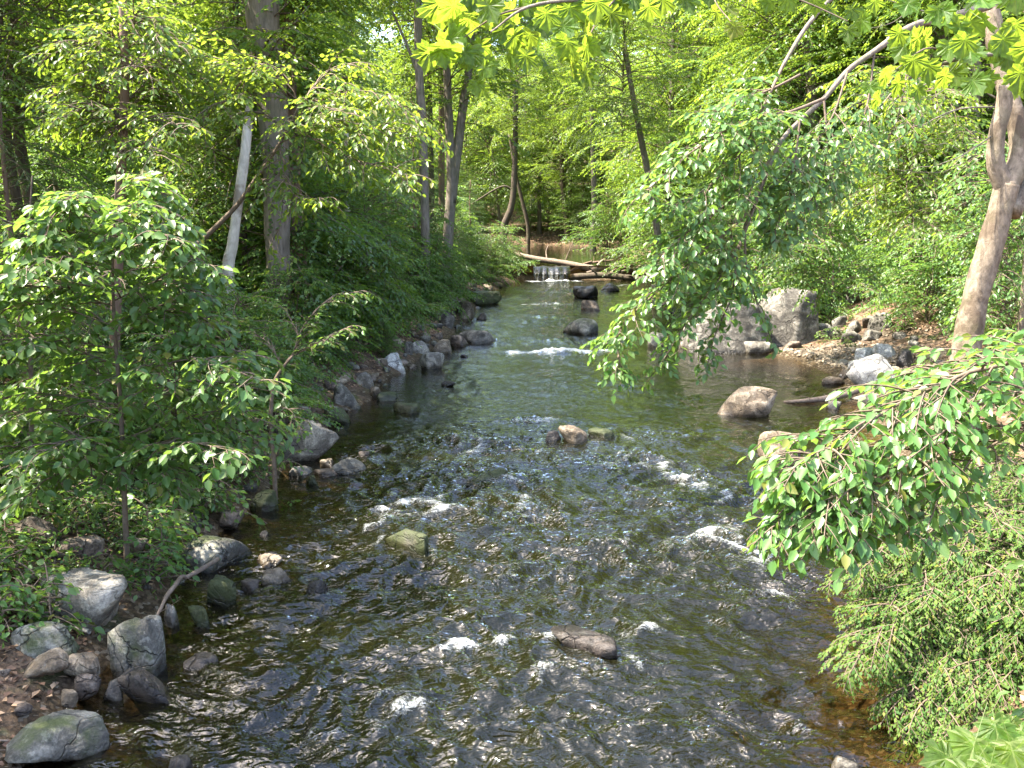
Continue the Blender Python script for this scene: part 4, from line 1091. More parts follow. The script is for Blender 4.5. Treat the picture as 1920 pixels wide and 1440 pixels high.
# understorey trees
UND = [(spread(48, wood(-1, 17, 99, 2.2, 26, 1.3), 2.2), 'small spreading tree under the tall trees of the left wood', 'small trees of the left wood', MID + HEM[:1]),
       (spread(64, wood(1, 31, 99, 2.2, 32, 1.3), 2.2), 'small spreading tree under the tall trees of the right slope', 'small trees of the right slope', MID),
       (spread(46, lambda: (rng.uniform(-30, 40), rng.uniform(99, 150)), 3.0), 'small bright green tree in the wood beyond the pond', 'small trees beyond the pond', MID)]
for spots, lab, grp, cr in UND:
    for x, y in spots:
        h = rng.uniform(5, 9.5)
        s = h / 8
        tall_tree(x, y, h * 0.97, rng.uniform(0.05, 0.11), 0, lab, grp, ['bark_grey', 'bark_dark'][k_ % 2], (rng.normal(0, 0.4), rng.normal(0, 0.4)),
                  seed=k_, cmesh=cr[k_ % len(cr)], csc=(s * 1.1, s * 1.1, s), rz=rng.uniform(0, 6.28))
        k_ += 1
# young hemlocks on the left
for x, y in spread(16, wood(-1, 15, 60, 2.0, 14), 2.0):
    h = rng.uniform(5, 10)
    tall_tree(x, y, h, rng.uniform(0.06, 0.1), 0, 'young feathery hemlock in the shade of the left wood', 'young hemlocks of the left wood', 'bark_red', (0, 0), seed=k_, cmesh=HEM[k_ % 2], csc=(h / 9.5,) * 3, rz=rng.uniform(0, 6.28))
    k_ += 1
# shrubs
def shrub(x, y, s, label, group, cm, squash=1.0, name='shrub', nst=5):
    rg = np.random.default_rng(int(abs(x * 131 + y * 977)))
    t = thing(name, label, 'shrub', (x, y, gz(x, y) - 0.03), group)
    f = link('foliage', cm, t)
    f.scale = (s, s, s * squash)
    f.rotation_euler = (0, 0, rg.uniform(0, 6.28))
    ge = Geo()
    for i in range(nst):
        a = rg.uniform(0, 6.28)
        ge_l = rg.uniform(0.3, 0.6) * s
        tube(ge, smooth_path([(0.04 * math.cos(a), 0.04 * math.sin(a), -0.05), (0.3 * ge_l * math.cos(a), 0.3 * ge_l * math.sin(a), 0.9 * s * squash), (ge_l * math.cos(a), ge_l * math.sin(a), 1.8 * s * squash)], 7), [0.02 * s, 0.008], 5, 0, 0.05)
    link('stems', ge.mesh('stems', [M['twig']]), t)
    return t
for x, y in spread(80, wood(-1, 14.5, 62, 0.9, 9, 1.5), 1.1):
    s = rng.uniform(0.7, 1.15) * (1 + y / 120)
    shrub(x, y, s, 'leafy shrub of the thicket on the left bank', 'shrubs of the left bank thicket', SHR[int(rng.integers(3))])
for x, y in spread(80, wood(1, 30, 64, 1.0, 12, 1.4), 1.15):
    s = rng.uniform(0.8, 1.3) * (1 + y / 120)
    shrub(x, y, s, 'leafy shrub of the thicket on the right bank upstream of the boulders', 'shrubs of the right bank thicket', SHR[int(rng.integers(2))])
for x, y in spread(16, wood(1, 16, 29, 5.2, 12), 1.4):
    s = rng.uniform(0.9, 1.4)
    shrub(x, y, s, 'bright leafy shrub on the slope above the cobble beach', 'shrubs above the cobble beach', SHR[0])
for x, y in spread(20, lambda: (rng.uniform(-12, 18), rng.uniform(98, 125)), 2.0):
    shrub(x, y, rng.uniform(1.0, 1.9), 'sunlit shrub on the far side of the pond', 'shrubs beyond the pond', SHR[0])
# low plants
def bank_spots(n, y0, y1, lo, hi):
    out = []
    for _ in range(n * 30):
        if len(out) >= n:
            break
        y = y0 + (y1 - y0) * rng.random()
        x = float(edges(y)[0]) - rng.uniform(lo, hi)
        if all((x - a) ** 2 + (y - b) ** 2 > (0.75 * r) ** 2 for a, b, r in stones) and all((x - a) ** 2 + (y - b) ** 2 > 0.03 for a, b in out):
            out.append((x, y))
    return out
def plant(x, y, s, label, group, kind=0):
    t = thing('low_plant', label, 'plant', (x, y, gz(x, y)), group, rz=rng.uniform(0, 6.28), sc=s)
    link('foliage', LOW[kind % 3], t)
    return t
for x, y in bank_spots(165, 7.6, 14, 0.12, 3.2):
    plant(x, y, rng.uniform(0.55, 1.35), 'low broad leaved plant growing between the stones of the left bank', 'low plants of the left bank', int(rng.integers(3)))
for x, y in spread(45, wood(-1, 14, 40, 0.5, 3.5, 1.2), 0.4):
    plant(x, y, rng.uniform(0.8, 1.6), 'low green plant under the shrubs of the far left bank', 'low plants of the far left bank', int(rng.integers(3)))
for x, y in spread(35, wood(1, 12, 30, 0.6, 7), 0.45):
    plant(x, y, rng.uniform(0.6, 1.2), 'low green plant on the right bank near the stones', 'low plants of the right bank', int(rng.integers(3)))

for x, y in spread(40, lambda: (rng.uniform(3.4, 6.5), rng.uniform(5.0, 9.5)), 0.28):
    plant(x, y, rng.uniform(0.8, 1.6), 'low green plant at the foot of the fine leaved bush', 'low plants under the fine leaved bush', int(rng.integers(3)))

# ------------------------------------------------------------------ the trees and branches that stand out
def limb(geo, pts, rad, n, L, t0=0.25, leaf=0.1, gap=0.05, tw=0.13, wid=0.5, droop=0.25, seed=0, collect=None, tm=None, up=0.0, spread_=(30, 75), taper=0.45, npt=14, ends=True, wood_m=1, hang=0.2, tilt=0.35):
    """a woody limb along pts that carries flat leaf sprays on both sides"""
    rg = np.random.default_rng(seed + 7000)
    P = smooth_path(pts, npt)
    tube(geo, P, rad, 6, wood_m, 0.06, seed, cap=False)
    T = np.gradient(P, axis=0)
    tm = tm if tm is not None else leaf_tmpl(0.55)
    for i in range(n):
        t = t0 + (1 - t0) * (i + rg.uniform(0, 0.8)) / n
        k = min(int(t * (npt - 1)), npt - 2)
        f = t * (npt - 1) - k
        p = P[k] * (1 - f) + P[k + 1] * f
        d = T[k]
        yaw = math.atan2(d[1], d[0]) + (1 if i % 2 else -1) * R(rg.uniform(*spread_))
        if ends and i == n - 1:
            yaw = math.atan2(d[1], d[0])
        pit = math.atan2(d[2], math.hypot(d[0], d[1])) * 0.6 + R(rg.normal(up, 12))
        l = L * (1 - taper * max(0, t - 0.4) / 0.6) * rg.uniform(0.65, 1.2)
        lv, wood_ = bough(rg, l, leaf, gap, wid, droop, tw, tilt, hang)
        Mx = rotz(yaw) @ roty(-pit)
        lv = xf_lv(lv, Mx, p)
        if collect is not None:
            collect.append(lv)
        else:
            put_leaves(geo, lv, tm, 0)
        for W, r in wood_:
            tube(geo, W @ Mx.T + p, r, 3, wood_m, cap=False)
LEAF_OBJ = {}
def finish(t, geo, collect, mats, n_single=300, w=0.55, fname='foliage', lmat=None, cheap=False):
    """the largest leaves in the picture become objects, the rest one mass; wood and mass under the thing t"""
    base = np.array(t.location)
    if collect:
        lv = cat_lv(collect)
        d = np.linalg.norm(lv[0] - np.array([0, 0, CAM_H]), axis=1) / lv[3]
        inview = (lv[0][:, 1] > 1) & (np.abs(lv[0][:, 0]) < lv[0][:, 1] * 0.55)
        order = np.argsort(d + np.where(inview, 0, 1e6))
        single, rest = order[:n_single], order[n_single:]
        if len(rest):
            g2 = Geo()
            put_leaves(g2, tuple(a[rest] for a in lv), leaf_tmpl(w, cheap), 0)
            g2.V = [v - base for v in g2.V]
            o = link(fname, g2.mesh(fname, [lmat]), t)
            o['kind'] = 'stuff'
        key = (w, lmat.name)
        if key not in LEAF_OBJ:
            g3 = Geo(); T_, F_ = leaf_tmpl(w); g3.add(T_, F_, 0)
            LEAF_OBJ[key] = g3.mesh('leaf', [lmat])
        for i in single:
            P, Yd, Zn, s_ = (a[i] for a in lv)
            Yd = Yd / np.linalg.norm(Yd)
            Xd = np.cross(Yd, Zn); Xd /= np.linalg.norm(Xd)
            Zd = np.cross(Xd, Yd)
            o = link('leaf', LEAF_OBJ[key], t)
            Mw = np.eye(4)
            Mw[:3, 0], Mw[:3, 1], Mw[:3, 2], Mw[:3, 3] = Xd * s_, Yd * s_, Zd * s_, P - base
            o.matrix_local = Matrix(Mw.tolist())
    if geo.V:
        geo.V = [v - base for v in geo.V]
def wood_part(t, name, m, paths, sides=12, n=30, rough=0.08, seed=0):
    """a woody part through the points; paths = [(points, radii)]"""
    ge = Geo()
    for pts, rad in paths:
        tube(ge, smooth_path(pts, n), rad, sides, 0, rough, seed)
    base = np.array(t.location)
    ge.V = [v - base for v in ge.V]
    return link(name, ge.mesh(name, [m]), t)
def pxs(lst, D0, D1=None):
    D1 = D0 if D1 is None else D1
    k = len(lst) - 1
    return [PD(a, b, D0 + (D1 - D0) * i / max(k, 1)) for i, (a, b) in enumerate(lst)]
BOX = leaf_tmpl(0.55)

# right: the forked sunlit tree with its arching bough
D = 16.0
root = PD(1806, 740, D)
t = thing('forked_tree', 'tan forked sunlit tree leaning over the right bank with a long arching bough', 'tree', (root[0], root[1], gz(root[0], root[1]) - 0.1))
wood_part(t, 'trunk', M['bark_tan'], [([np.array([root[0] - 0.05, root[1], t.location.z])] + pxs([(1808, 680), (1812, 640), (1828, 570), (1850, 490), (1872, 400), (1886, 345)], D), [0.42, 0.25, 0.225, 0.215, 0.21, 0.2, 0.2])], 26, 70, 0.15, 3)
wood_part(t, 'fork', M['bark_tan'], [(pxs([(1884, 355), (1868, 308), (1868, 255), (1880, 205), (1886, 160)], D, D - 0.1), [0.17, 0.15, 0.14, 0.13, 0.12])], 18, 40, 0.15, 4)
wood_part(t, 'fork', M['bark_tan'], [(pxs([(1884, 360), (1910, 300), (1908, 240), (1893, 185), (1880, 130), (1862, 50), (1850, -40), (1835, -250), (1850, -600)], D, D + 0.6), [0.19, 0.17, 0.165, 0.16, 0.15, 0.14, 0.12, 0.1, 0.04])], 18, 60, 0.15, 5)
wood_part(t, 'fork', M['bark_tan'], [(pxs([(1895, 400), (1925, 340), (1945, 250), (1960, 100), (1975, -200)], D, D + 0.8), [0.17, 0.15, 0.14, 0.12, 0.06])], 12, 20, 0.1, 6)
arch = [(1856, 10), (1810, 24), (1760, 36), (1725, 44), (1690, 60), (1640, 96), (1590, 132), (1545, 185), (1500, 226), (1462, 268), (1440, 320), (1420, 372), (1396, 425)]
wood_part(t, 'bough', M['bark_grey'], [(pxs(arch, D, 13.6), [0.07, 0.058, 0.046, 0.038, 0.03, 0.018])], 10, 40, 0.07, 7)
wood_part(t, 'bough', M['bark_grey'], [(pxs([(1850, -60), (1700, -90), (1580, -20), (1520, 40), (1470, 120), (1425, 215)], D, 14.0), [0.07, 0.055, 0.045, 0.035, 0.028, 0.018])], 8, 30, 0.07, 8)
for k, pth in enumerate([[(1880, 200), (1800, 215), (1720, 250), (1640, 290)], [(1880, 240), (1810, 280), (1760, 320)], [(1790, 40), (1700, 20), (1640, 0)], [(1878, 190), (1790, 160), (1700, 185), (1610, 225)]]):
    pth = pth[:1] + [(a_ + random.uniform(-14, 14), b_ + random.uniform(-14, 14)) for a_, b_ in pth[1:]]
    o = wood_part(t, 'dead_branch', M['bark_grey'], [(pxs(pth, D, D - 0.6), [0.016, 0.009, 0.004])] +
                  [(pxs([pth[1 + j % 2], (pth[1 + j % 2][0] - 30, pth[1 + j % 2][1] + 22 * (j - 1) + random.uniform(-8, 8)), (pth[1 + j % 2][0] - 55, pth[1 + j % 2][1] + 26 * (j - 1) + 8), (pth[1 + j % 2][0] - 95, pth[1 + j % 2][1] + 46 * (j - 1) + random.uniform(-15, 15))], D - 0.2, D - 0.5), [0.006, 0.002]) for j in range(3)], 6, 14, 0.05, k)
geo, col = Geo(), []
kw = dict(leaf=0.15, gap=0.057, tw=0.105, wid=0.55, droop=0.13, collect=col, tilt=0.55, hang=0.2)
limb(geo, pxs([(1545, 185), (1480, 210), (1380, 235), (1290, 290), (1185, 380)], 14.0, 13.0), [0.025, 0.008], 30, 0.66, seed=1, **kw)
limb(geo, pxs([(1500, 140), (1440, 170), (1370, 195), (1330, 215)], 14.2, 13.6), [0.02, 0.008], 20, 0.65, seed=2, **kw)
limb(geo, pxs([(1470, 120), (1425, 215), (1380, 300), (1300, 370), (1240, 390)], 14.0, 13.2), [0.02, 0.007], 26, 0.68, seed=3, **kw)
limb(geo, pxs([(1462, 268), (1420, 330), (1340, 400), (1270, 450), (1225, 500)], 13.8, 12.9), [0.022, 0.007], 27, 0.66, seed=4, **kw)
limb(geo, pxs([(1440, 320), (1400, 400), (1320, 470), (1240, 540), (1160, 620), (1165, 690)], 13.7, 12.7), [0.025, 0.006], 38, 0.64, seed=5, **kw)
limb(geo, pxs([(1420, 372), (1395, 440), (1350, 520), (1290, 600), (1235, 690)], 13.6, 12.9), [0.022, 0.006], 28, 0.6, seed=6, **kw)
limb(geo, pxs([(1410, 390), (1385, 470), (1370, 560), (1340, 630), (1330, 675)], 13.6, 13.2), [0.02, 0.006], 14, 0.45, seed=7, **kw)
limb(geo, pxs([(1396, 425), (1400, 500), (1420, 570), (1445, 645)], 13.6, 13.3), [0.018, 0.005], 7, 0.4, seed=8, **kw)
limb(geo, pxs([(1500, 226), (1490, 300), (1470, 380), (1450, 440)], 13.9, 13.6), [0.018, 0.005], 20, 0.6, seed=9, **kw)
limb(geo, pxs([(1590, 132), (1560, 220), (1510, 290), (1450, 350)], 14.6, 13.8), [0.018, 0.005], 18, 0.7, seed=10, **kw)
limb(geo, pxs([(1640, 96), (1625, 200), (1590, 290), (1540, 350)], 15.0, 14.2), [0.018, 0.005], 18, 0.7, seed=11, **kw)
limb(geo, pxs([(1545, 185), (1550, 290), (1520, 380), (1480, 440)], 14.4, 13.8), [0.018, 0.005], 16, 0.65, seed=12, **kw)
limb(geo, pxs([(1725, 44), (1700, 140), (1680, 230), (1640, 300)], 15.4, 14.8), [0.018, 0.005], 16, 0.65, seed=13, **kw)
finish(t, geo, col, None, 300, 0.6, lmat=M['leaf_beech'])
link('twigs', geo.mesh('twigs', [M['leaf_beech'], M['twig']]), t)['kind'] = 'stuff'

# right: the near overhanging branch of a bush that stands beside the bridge
t = thing('overhanging_bush', 'light green broad leaved bush reaching over the water from the right edge', 'bush', (3.9, 5.9, gz(3.9, 5.9) - 0.05))
geo, col = Geo(), []
kw = dict(leaf=0.108, gap=0.046, tw=0.09, wid=0.6, droop=0.2, collect=col, tilt=0.6, hang=0.3)
limb(geo, [np.array([3.9, 5.9, t.location.z]), np.array([3.75, 5.8, 2.4])] + pxs([(2000, 690), (1850, 690), (1720, 740), (1600, 810), (1530, 890), (1475, 975)], 5.7, 5.2), [0.024, 0.012, 0.004], 54, 0.5, t0=0.38, seed=21, **kw)
limb(geo, [np.array([3.95, 5.9, t.location.z]), np.array([3.8, 5.75, 2.3])] + pxs([(2020, 760), (1900, 740), (1780, 790), (1680, 880), (1610, 930), (1560, 985)], 5.6, 5.1), [0.022, 0.011, 0.004], 50, 0.5, t0=0.38, seed=22, **kw)
limb(geo, [np.array([3.95, 6.0, t.location.z]), np.array([3.8, 6.0, 2.5])] + pxs([(2000, 680), (1900, 670), (1810, 680), (1720, 700)], 6.2, 6.0), [0.022, 0.010, 0.004], 34, 0.5, t0=0.38, seed=23, **kw)
limb(geo, [np.array([4.0, 5.9, t.location.z]), np.array([3.8, 5.7, 2.1])] + pxs([(2030, 830), (1940, 800), (1820, 860), (1740, 940), (1690, 990)], 5.6, 5.2), [0.018, 0.009, 0.004], 28, 0.42, t0=0.42, seed=24, **kw)
limb(geo, pxs([(1600, 810), (1550, 840), (1510, 860), (1480, 890)], 5.4, 5.2), [0.01, 0.004], 14, 0.36, t0=0.1, seed=25, **kw)
limb(geo, pxs([(1680, 880), (1600, 900), (1540, 940), (1480, 1000)], 5.3, 5.1), [0.01, 0.004], 18, 0.4, t0=0.1, seed=26, **kw)
finish(t, geo, col, None, 300, 0.6, lmat=M['leaf_beech'])
link('stems', geo.mesh('stems', [M['leaf_beech'], M['twig']]), t)['kind'] = 'stuff'

# right: the fine leaved bush
t = thing('fine_leaved_bush', 'dense fine leaved yellow green bush filling the right edge beside the water', 'bush', (4.7, 8.2, gz(4.7, 8.2) - 0.05))
geo = Geo()
rg = np.random.default_rng(55)
fine = leaf_tmpl(0.5, True)
kw = dict(leaf=0.055, gap=0.0165, tw=0.04, wid=0.6, droop=0.22, tm=fine, up=4, tilt=0.5)
ends = [(1605, 1068, 7.6), (1640, 1100, 7.8), (1632, 1172, 7.3), (1608, 1238, 7.0), (1660, 1200, 7.2), (1690, 1265, 7.0), (1700, 1330, 6.8), (1700, 980, 8.3), (1660, 1040, 8.0), (1760, 940, 8.6),
        (1740, 1010, 8.0), (1720, 1090, 7.5), (1730, 1170, 7.2), (1750, 1240, 7.0), (1760, 1310, 6.8), (1770, 1380, 6.6), (1820, 900, 8.8), (1820, 980, 8.3), (1810, 1060, 7.7), (1820, 1140, 7.2), (1830, 1220, 7.0),
        (1840, 1300, 6.7), (1880, 860, 9.0), (1890, 930, 8.5), (1890, 1010, 8.0), (1900, 1090, 7.5), (1900, 1170, 7.1), (1910, 1250, 6.8), (1930, 900, 8.7), (1950, 1000, 8.0), (1960, 1150, 7.3), (1850, 1370, 6.6),
        (1790, 1110, 7.4), (1860, 1060, 7.6), (1690, 1150, 7.4), (1800, 1180, 7.1), (1720, 1400, 6.6), (1790, 1430, 6.4), (1850, 1440, 6.3), (1900, 1400, 6.4), (1920, 1330, 6.6), (1880, 1200, 6.9), (1850, 1130, 7.1), (1760, 1060, 7.6), (1900, 1440, 6.2)]
for i, (a, b, dd) in enumerate(ends):
    e = PD(a, b, dd)
    s0 = np.array([4.7, 8.2, t.location.z]) + rg.normal(0, 0.15, 3) * [1, 1, 0]
    mid = (s0 + e) / 2 + np.array([0.25, 0.15, 0.55])
    limb(geo, [s0, mid, e * 0.8 + mid * 0.2 + np.array([0, 0, 0.12]), e], [0.014, 0.007, 0.003], 18, 0.5, t0=0.45, seed=60 + i, spread_=(25, 85), **kw)
geo.V = [v - np.array(t.location) for v in geo.V]
o = link('foliage', geo.mesh('foliage', [M['leaf_fine'], M['twig']]), t)

# left: saplings
def sapling(name, label, stem, D0, D1, limbs, lm, leaf, n_single=300, bark='twig', rad=(0.035, 0.008), w=0.55, seed=0, L=0.7, **k2):
    r = PG(*stem[0]) if D0 is None else PD(*stem[0], D0)
    if D0 is None:
        D0 = r[1]; D1 = D0 if D1 is None else D1
    t = thing(name, label, 'sapling', (r[0], r[1], gz(r[0], r[1]) - 0.05))
    pts = pxs(stem, D0, D1)
    pts[0] = np.array([r[0], r[1], t.location.z])
    wood_part(t, 'stem', M[bark], [(pts, rad)], 8, 26, 0.06, seed)
    geo, col = Geo(), []
    for i, (pl, da, db, n, l) in enumerate(limbs):
        limb(geo, pxs(pl, da, db), [0.009, 0.003], int(n * 2.0), l, t0=0.06, leaf=leaf, collect=col, seed=seed * 50 + i, hang=0.22, tilt=0.5, **k2)
    finish(t, geo, col, None, n_single, w, lmat=M[lm])
    link('twigs', geo.mesh('twigs', [M[lm], M['twig']]), t)['kind'] = 'stuff'
    return t
D = 9.6
lim = []
rg = np.random.default_rng(91)
for i in range(30):
    yy = 335 + 560 * (i + rg.uniform(0, 0.8)) / 30
    sx_ = 232 - (1010 - yy) * 0.035
    side = -1 if i % 2 else 1
    u = (yy - 335) / 560
    ln = (45 + 235 * math.sin(math.pi * min(1, u * 0.8 + 0.04))) * rg.uniform(0.6, 1.2)
    lim.append(([(sx_, yy + 30), (sx_ + side * ln * 0.5, yy - 5 + rg.uniform(-15, 15)), (sx_ + side * ln, yy + 25 + rg.uniform(-15, 30))], D, D + rg.uniform(-1.1, 0.6), 7, 0.48))
sapling('sapling', 'tall leafy sapling in the left foreground whose thin stem rises from the bank stones', [(234, 1012), (232, 900), (226, 760), (214, 600), (212, 480), (218, 330)], D, D, lim, 'leaf_beech', 0.145, seed=3, gap=0.055, tw=0.105, droop=0.18, w=0.64)
lim = []
for i in range(16):
    yy = 380 + 420 * (i + rg.uniform(0, 0.8)) / 16
    side = -1 if i % 2 else 1
    ln = rg.uniform(110, 210)
    lim.append(([(55, yy + 25), (55 + side * ln * 0.5, yy), (55 + side * ln, yy + 30)], 11.5, 11.5 + rg.uniform(-1, 0.8), 5, 0.5))
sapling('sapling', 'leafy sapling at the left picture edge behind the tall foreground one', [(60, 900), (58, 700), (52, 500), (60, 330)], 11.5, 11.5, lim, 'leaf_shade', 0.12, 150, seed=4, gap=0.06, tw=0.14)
sapling('sapling', 'slim bent sapling at the water edge leaning over the stream from the mossy stone', [(516, 948), (514, 870), (508, 800), (512, 725), (530, 690), (548, 668)], None, None,
        [([(510, 860), (470, 840), (440, 850)], 12.9, 12.7, 5, 0.35), ([(512, 800), (475, 790), (440, 760)], 12.9, 12.6, 5, 0.4), ([(512, 760), (545, 770), (560, 800)], 12.9, 12.5, 4, 0.3),
         ([(510, 730), (450, 700), (390, 690)], 12.9, 12.6, 8, 0.4), ([(548, 668), (600, 640), (660, 610)], 12.9, 12.7, 6, 0.4), ([(530, 690), (500, 640), (450, 620)], 12.9, 13.1, 6, 0.4),
         ([(548, 668), (570, 610), (620, 560), (680, 545)], 12.9, 13.2, 9, 0.45), ([(520, 700), (560, 640), (540, 590)], 12.9, 13.1, 6, 0.4), ([(514, 880), (545, 850), (520, 830)], 12.9, 12.7, 4, 0.3), ([(516, 930), (540, 950), (548, 940)], 12.9, 12.7, 2, 0.15)],
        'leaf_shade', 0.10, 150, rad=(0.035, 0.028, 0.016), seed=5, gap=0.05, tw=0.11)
sapling('leaning_sapling', 'thin leaning sapling with a spreading sunlit top above the left bank', [(300, 575), (328, 510), (380, 450), (440, 390), (480, 335), (525, 268), (560, 200)], 15.0, 14.2,
        [([(560, 200), (500, 150), (410, 110), (330, 95)], 14.2, 13.6, 13, 0.9), ([(540, 250), (470, 190), (400, 200), (350, 240)], 14.2, 13.4, 10, 0.8), ([(525, 268), (600, 240), (690, 240), (770, 260)], 14.2, 13.6, 13, 0.9),
         ([(560, 200), (640, 170), (720, 180), (790, 230)], 14.2, 13.8, 12, 0.9), ([(540, 230), (620, 280), (700, 310), (770, 330)], 14.2, 13.2, 12, 0.8), ([(525, 268), (530, 330), (560, 370), (620, 370)], 14.2, 13.3, 9, 0.6),
         ([(560, 200), (540, 150), (480, 120), (450, 160)], 14.2, 13.9, 9, 0.8), ([(540, 235), (590, 200), (660, 215)], 14.2, 13.0, 8, 0.7), ([(480, 335), (530, 350), (520, 470), (545, 480)], 14.4, 13.6, 4, 0.35), ([(560, 200), (620, 130), (680, 120)], 14.2, 14.5, 7, 0.8)],
        'leaf_sun', 0.125, 300, rad=(0.05, 0.035, 0.02), seed=6, gap=0.055, tw=0.12)
lim = []
for i in range(22):
    a = rg.uniform(0, 1)
    x_ = 60 + 330 * a
    yy = 20 + 260 * rg.random()
    lim.append(([(235, min(300, yy + 30)), ((235 + x_) / 2, yy), (x_, yy + 25)], 13.5, 13.5 + rg.uniform(-1.2, 0.8), 7, 0.75))
t = sapling('slender_tree', 'slender brown tree in the left wood with low dead limbs and drooping leaves', [(214, 900), (228, 310), (234, 150), (230, 0), (228, -300)], 13.5, 13.5, lim, 'leaf_canopy', 0.12, 150, bark='bark_red', rad=(0.085, 0.07, 0.062, 0.055, 0.03), seed=7, gap=0.06, tw=0.15)
wood_part(t, 'dead_branch', M['twig'], [(pxs([(232, 10), (262, 70), (310, 130), (345, 200)], 13.5, 13.0), [0.02, 0.006]), (pxs([(228, 285), (190, 220), (140, 160)], 13.5, 13.2), [0.018, 0.008])], 6, 12)
t['category'] = 'tree'

# right: broad leaved young trees on the slope behind the big boulders and under the arching bough
def layered(x0, x1, y0, y1, stem_x, n, D, jit, l, sd):
    r_ = np.random.default_rng(sd)
    out = []
    for i in range(n):
        yy = y0 + (y1 - y0) * (i + r_.uniform(0, 0.9)) / n
        ex = r_.uniform(x0, x1)
        side = 1 if ex > stem_x else -1
        out.append(([(stem_x, yy + 14), ((stem_x + ex) / 2, yy - 8 + r_.uniform(-8, 8)), (ex, yy + 16 + r_.uniform(-8, 12))], D, D + r_.uniform(-jit, jit * 0.6), max(4, int(abs(ex - stem_x) / 26)), l))
    return out
sapling('young_tree', 'broad leaved young tree with layered bright boughs behind the tall cracked boulder', [(1560, 590), (1562, 500), (1556, 400), (1550, 300)], None, None, layered(1420, 1730, 320, 540, 1556, 30, 25.0, 2.5, 1.1, 71), 'leaf_beech', 0.16, 60, rad=(0.05, 0.03, 0.015), seed=31, gap=0.075, tw=0.17)['category'] = 'tree'
sapling('young_tree', 'sunlit young tree between the arching bough and the forked trunk', [(1700, 560), (1704, 420), (1712, 280), (1716, 150)], None, None, layered(1560, 1850, 140, 420, 1710, 30, 22.0, 2.0, 1.0, 72), 'leaf_sun', 0.15, 60, rad=(0.05, 0.03, 0.015), seed=32, gap=0.07, tw=0.16)['category'] = 'tree'
sapling('young_tree', 'bright young tree right of the forked trunk at the right edge', [(1880, 640), (1885, 520), (1890, 400), (1892, 260)], None, None, layered(1780, 1960, 270, 620, 1888, 26, 18.5, 1.5, 0.8, 73), 'leaf_beech', 0.13, 60, rad=(0.045, 0.03, 0.015), seed=33, gap=0.065, tw=0.15)['category'] = 'tree'
sapling('young_tree', 'young tree with bright layered boughs left of the slim grey trunk', [(690, 600), (688, 500), (684, 400), (680, 300)], None, None, layered(560, 765, 310, 560, 685, 28, 26.0, 2.5, 0.95, 74), 'leaf_beech', 0.16, 60, rad=(0.05, 0.03, 0.015), seed=34, gap=0.075, tw=0.17)['category'] = 'tree'
sapling('young_tree', 'young tree with pale green boughs high between the massive trunk and the slender tree', [(380, 560), (382, 420), (390, 240), (396, 60)], None, None, layered(250, 520, 30, 420, 390, 32, 22.0, 2.0, 1.1, 75), 'leaf_sun', 0.15, 60, rad=(0.05, 0.03, 0.015), seed=35, gap=0.075, tw=0.17)['category'] = 'tree'

# left: trunks
def bare_trunk(name, label, pts, D0, D1, rad, bark, seed, extra=(), crown=None, cs=1.0):
    P = pxs(pts, D0, D1)
    r = P[0]
    t = thing(name, label, 'tree', (r[0], r[1], gz(r[0], r[1]) - 0.1))
    if t.location.z < r[2]:
        P = [np.array(t.location)] + P
    wood_part(t, 'trunk', M[bark], [(P, rad)], 16, 44, 0.09, seed)
    for pth, rd in extra:
        wood_part(t, 'limb', M[bark], [(pxs(pth, D0, D1), rd)], 8, 18, 0.08, seed + 1)
    if crown is not None:
        c = link('crown', crown, t)
        c.location = Vector(P[-1]) - t.location - Vector((0, 0, 9 * cs))
        c.scale = (cs, cs, cs)
        c.rotation_euler = (0, 0, seed)
    return t
bare_trunk('big_trunk_tree', 'massive grey brown trunk with torn bark rising out of the top', [(522, 560), (520, 400), (516, 280), (506, 150), (496, 60), (488, -40), (470, -300)], 21, 21, [0.26, 0.27, 0.30, 0.34, 0.36, 0.3], 'bark_grey', 11, [([(500, 130), (540, 60), (580, 10)], [0.03, 0.015])], CAN[0], 0.8)
bare_trunk('red_trunk_tree', 'reddish brown trunk standing just behind and right of the massive grey one', [(557, 575), (554, 450), (548, 300), (542, 100), (540, -40), (538, -250)], 23, 23, [0.30, 0.27, 0.22, 0.16, 0.14, 0.1], 'bark_red', 12, [([(546, 120), (640, 145), (700, 140)], [0.04, 0.015]), ([(548, 170), (480, 210), (420, 205)], [0.03, 0.012])], CAN[1], 0.7)
bare_trunk('dead_snag', 'pale leaning dead snag without bark beside the massive trunks', [(428, 520), (436, 460), (448, 370), (460, 280), (466, 215), (470, 180)], 19, 19, [0.12, 0.115, 0.10, 0.105, 0.09, 0.03], 'bark_pale', 13)
bare_trunk('dark_trunk_tree', 'left one of a pair of dark trunks at the left picture edge', [(48, 480), (30, 370), (12, 260), (0, 120), (-10, -100)], 17, 17, [0.11, 0.10, 0.09, 0.08], 'bark_dark', 14, (), CAN[2], 0.55)
bare_trunk('dark_trunk_tree', 'right one of a pair of dark trunks at the left picture edge', [(76, 460), (58, 380), (40, 290), (28, 150), (20, -100)], 17.5, 17.5, [0.12, 0.115, 0.1, 0.08], 'bark_dark', 15, (), CAN[3], 0.55)
bare_trunk('pale_pole_tree', 'thin pale trunk showing in the thicket left of the slim grey one', [(652, 480), (651, 380), (650, 300), (648, 150)], 28, 28, [0.09, 0.085, 0.08, 0.06], 'bark_pale', 16)
bare_trunk('slim_grey_tree', 'slim straight grey trunk rising from the left shore stones', [(797, 575), (798, 500), (797, 400), (793, 260), (786, 130), (783, 0), (780, -200)], 34, 34, [0.17, 0.165, 0.16, 0.155, 0.14, 0.1], 'bark_grey', 17, [([(788, 150), (765, 90), (735, 20)], [0.06, 0.04])], CAN[1], 0.8)
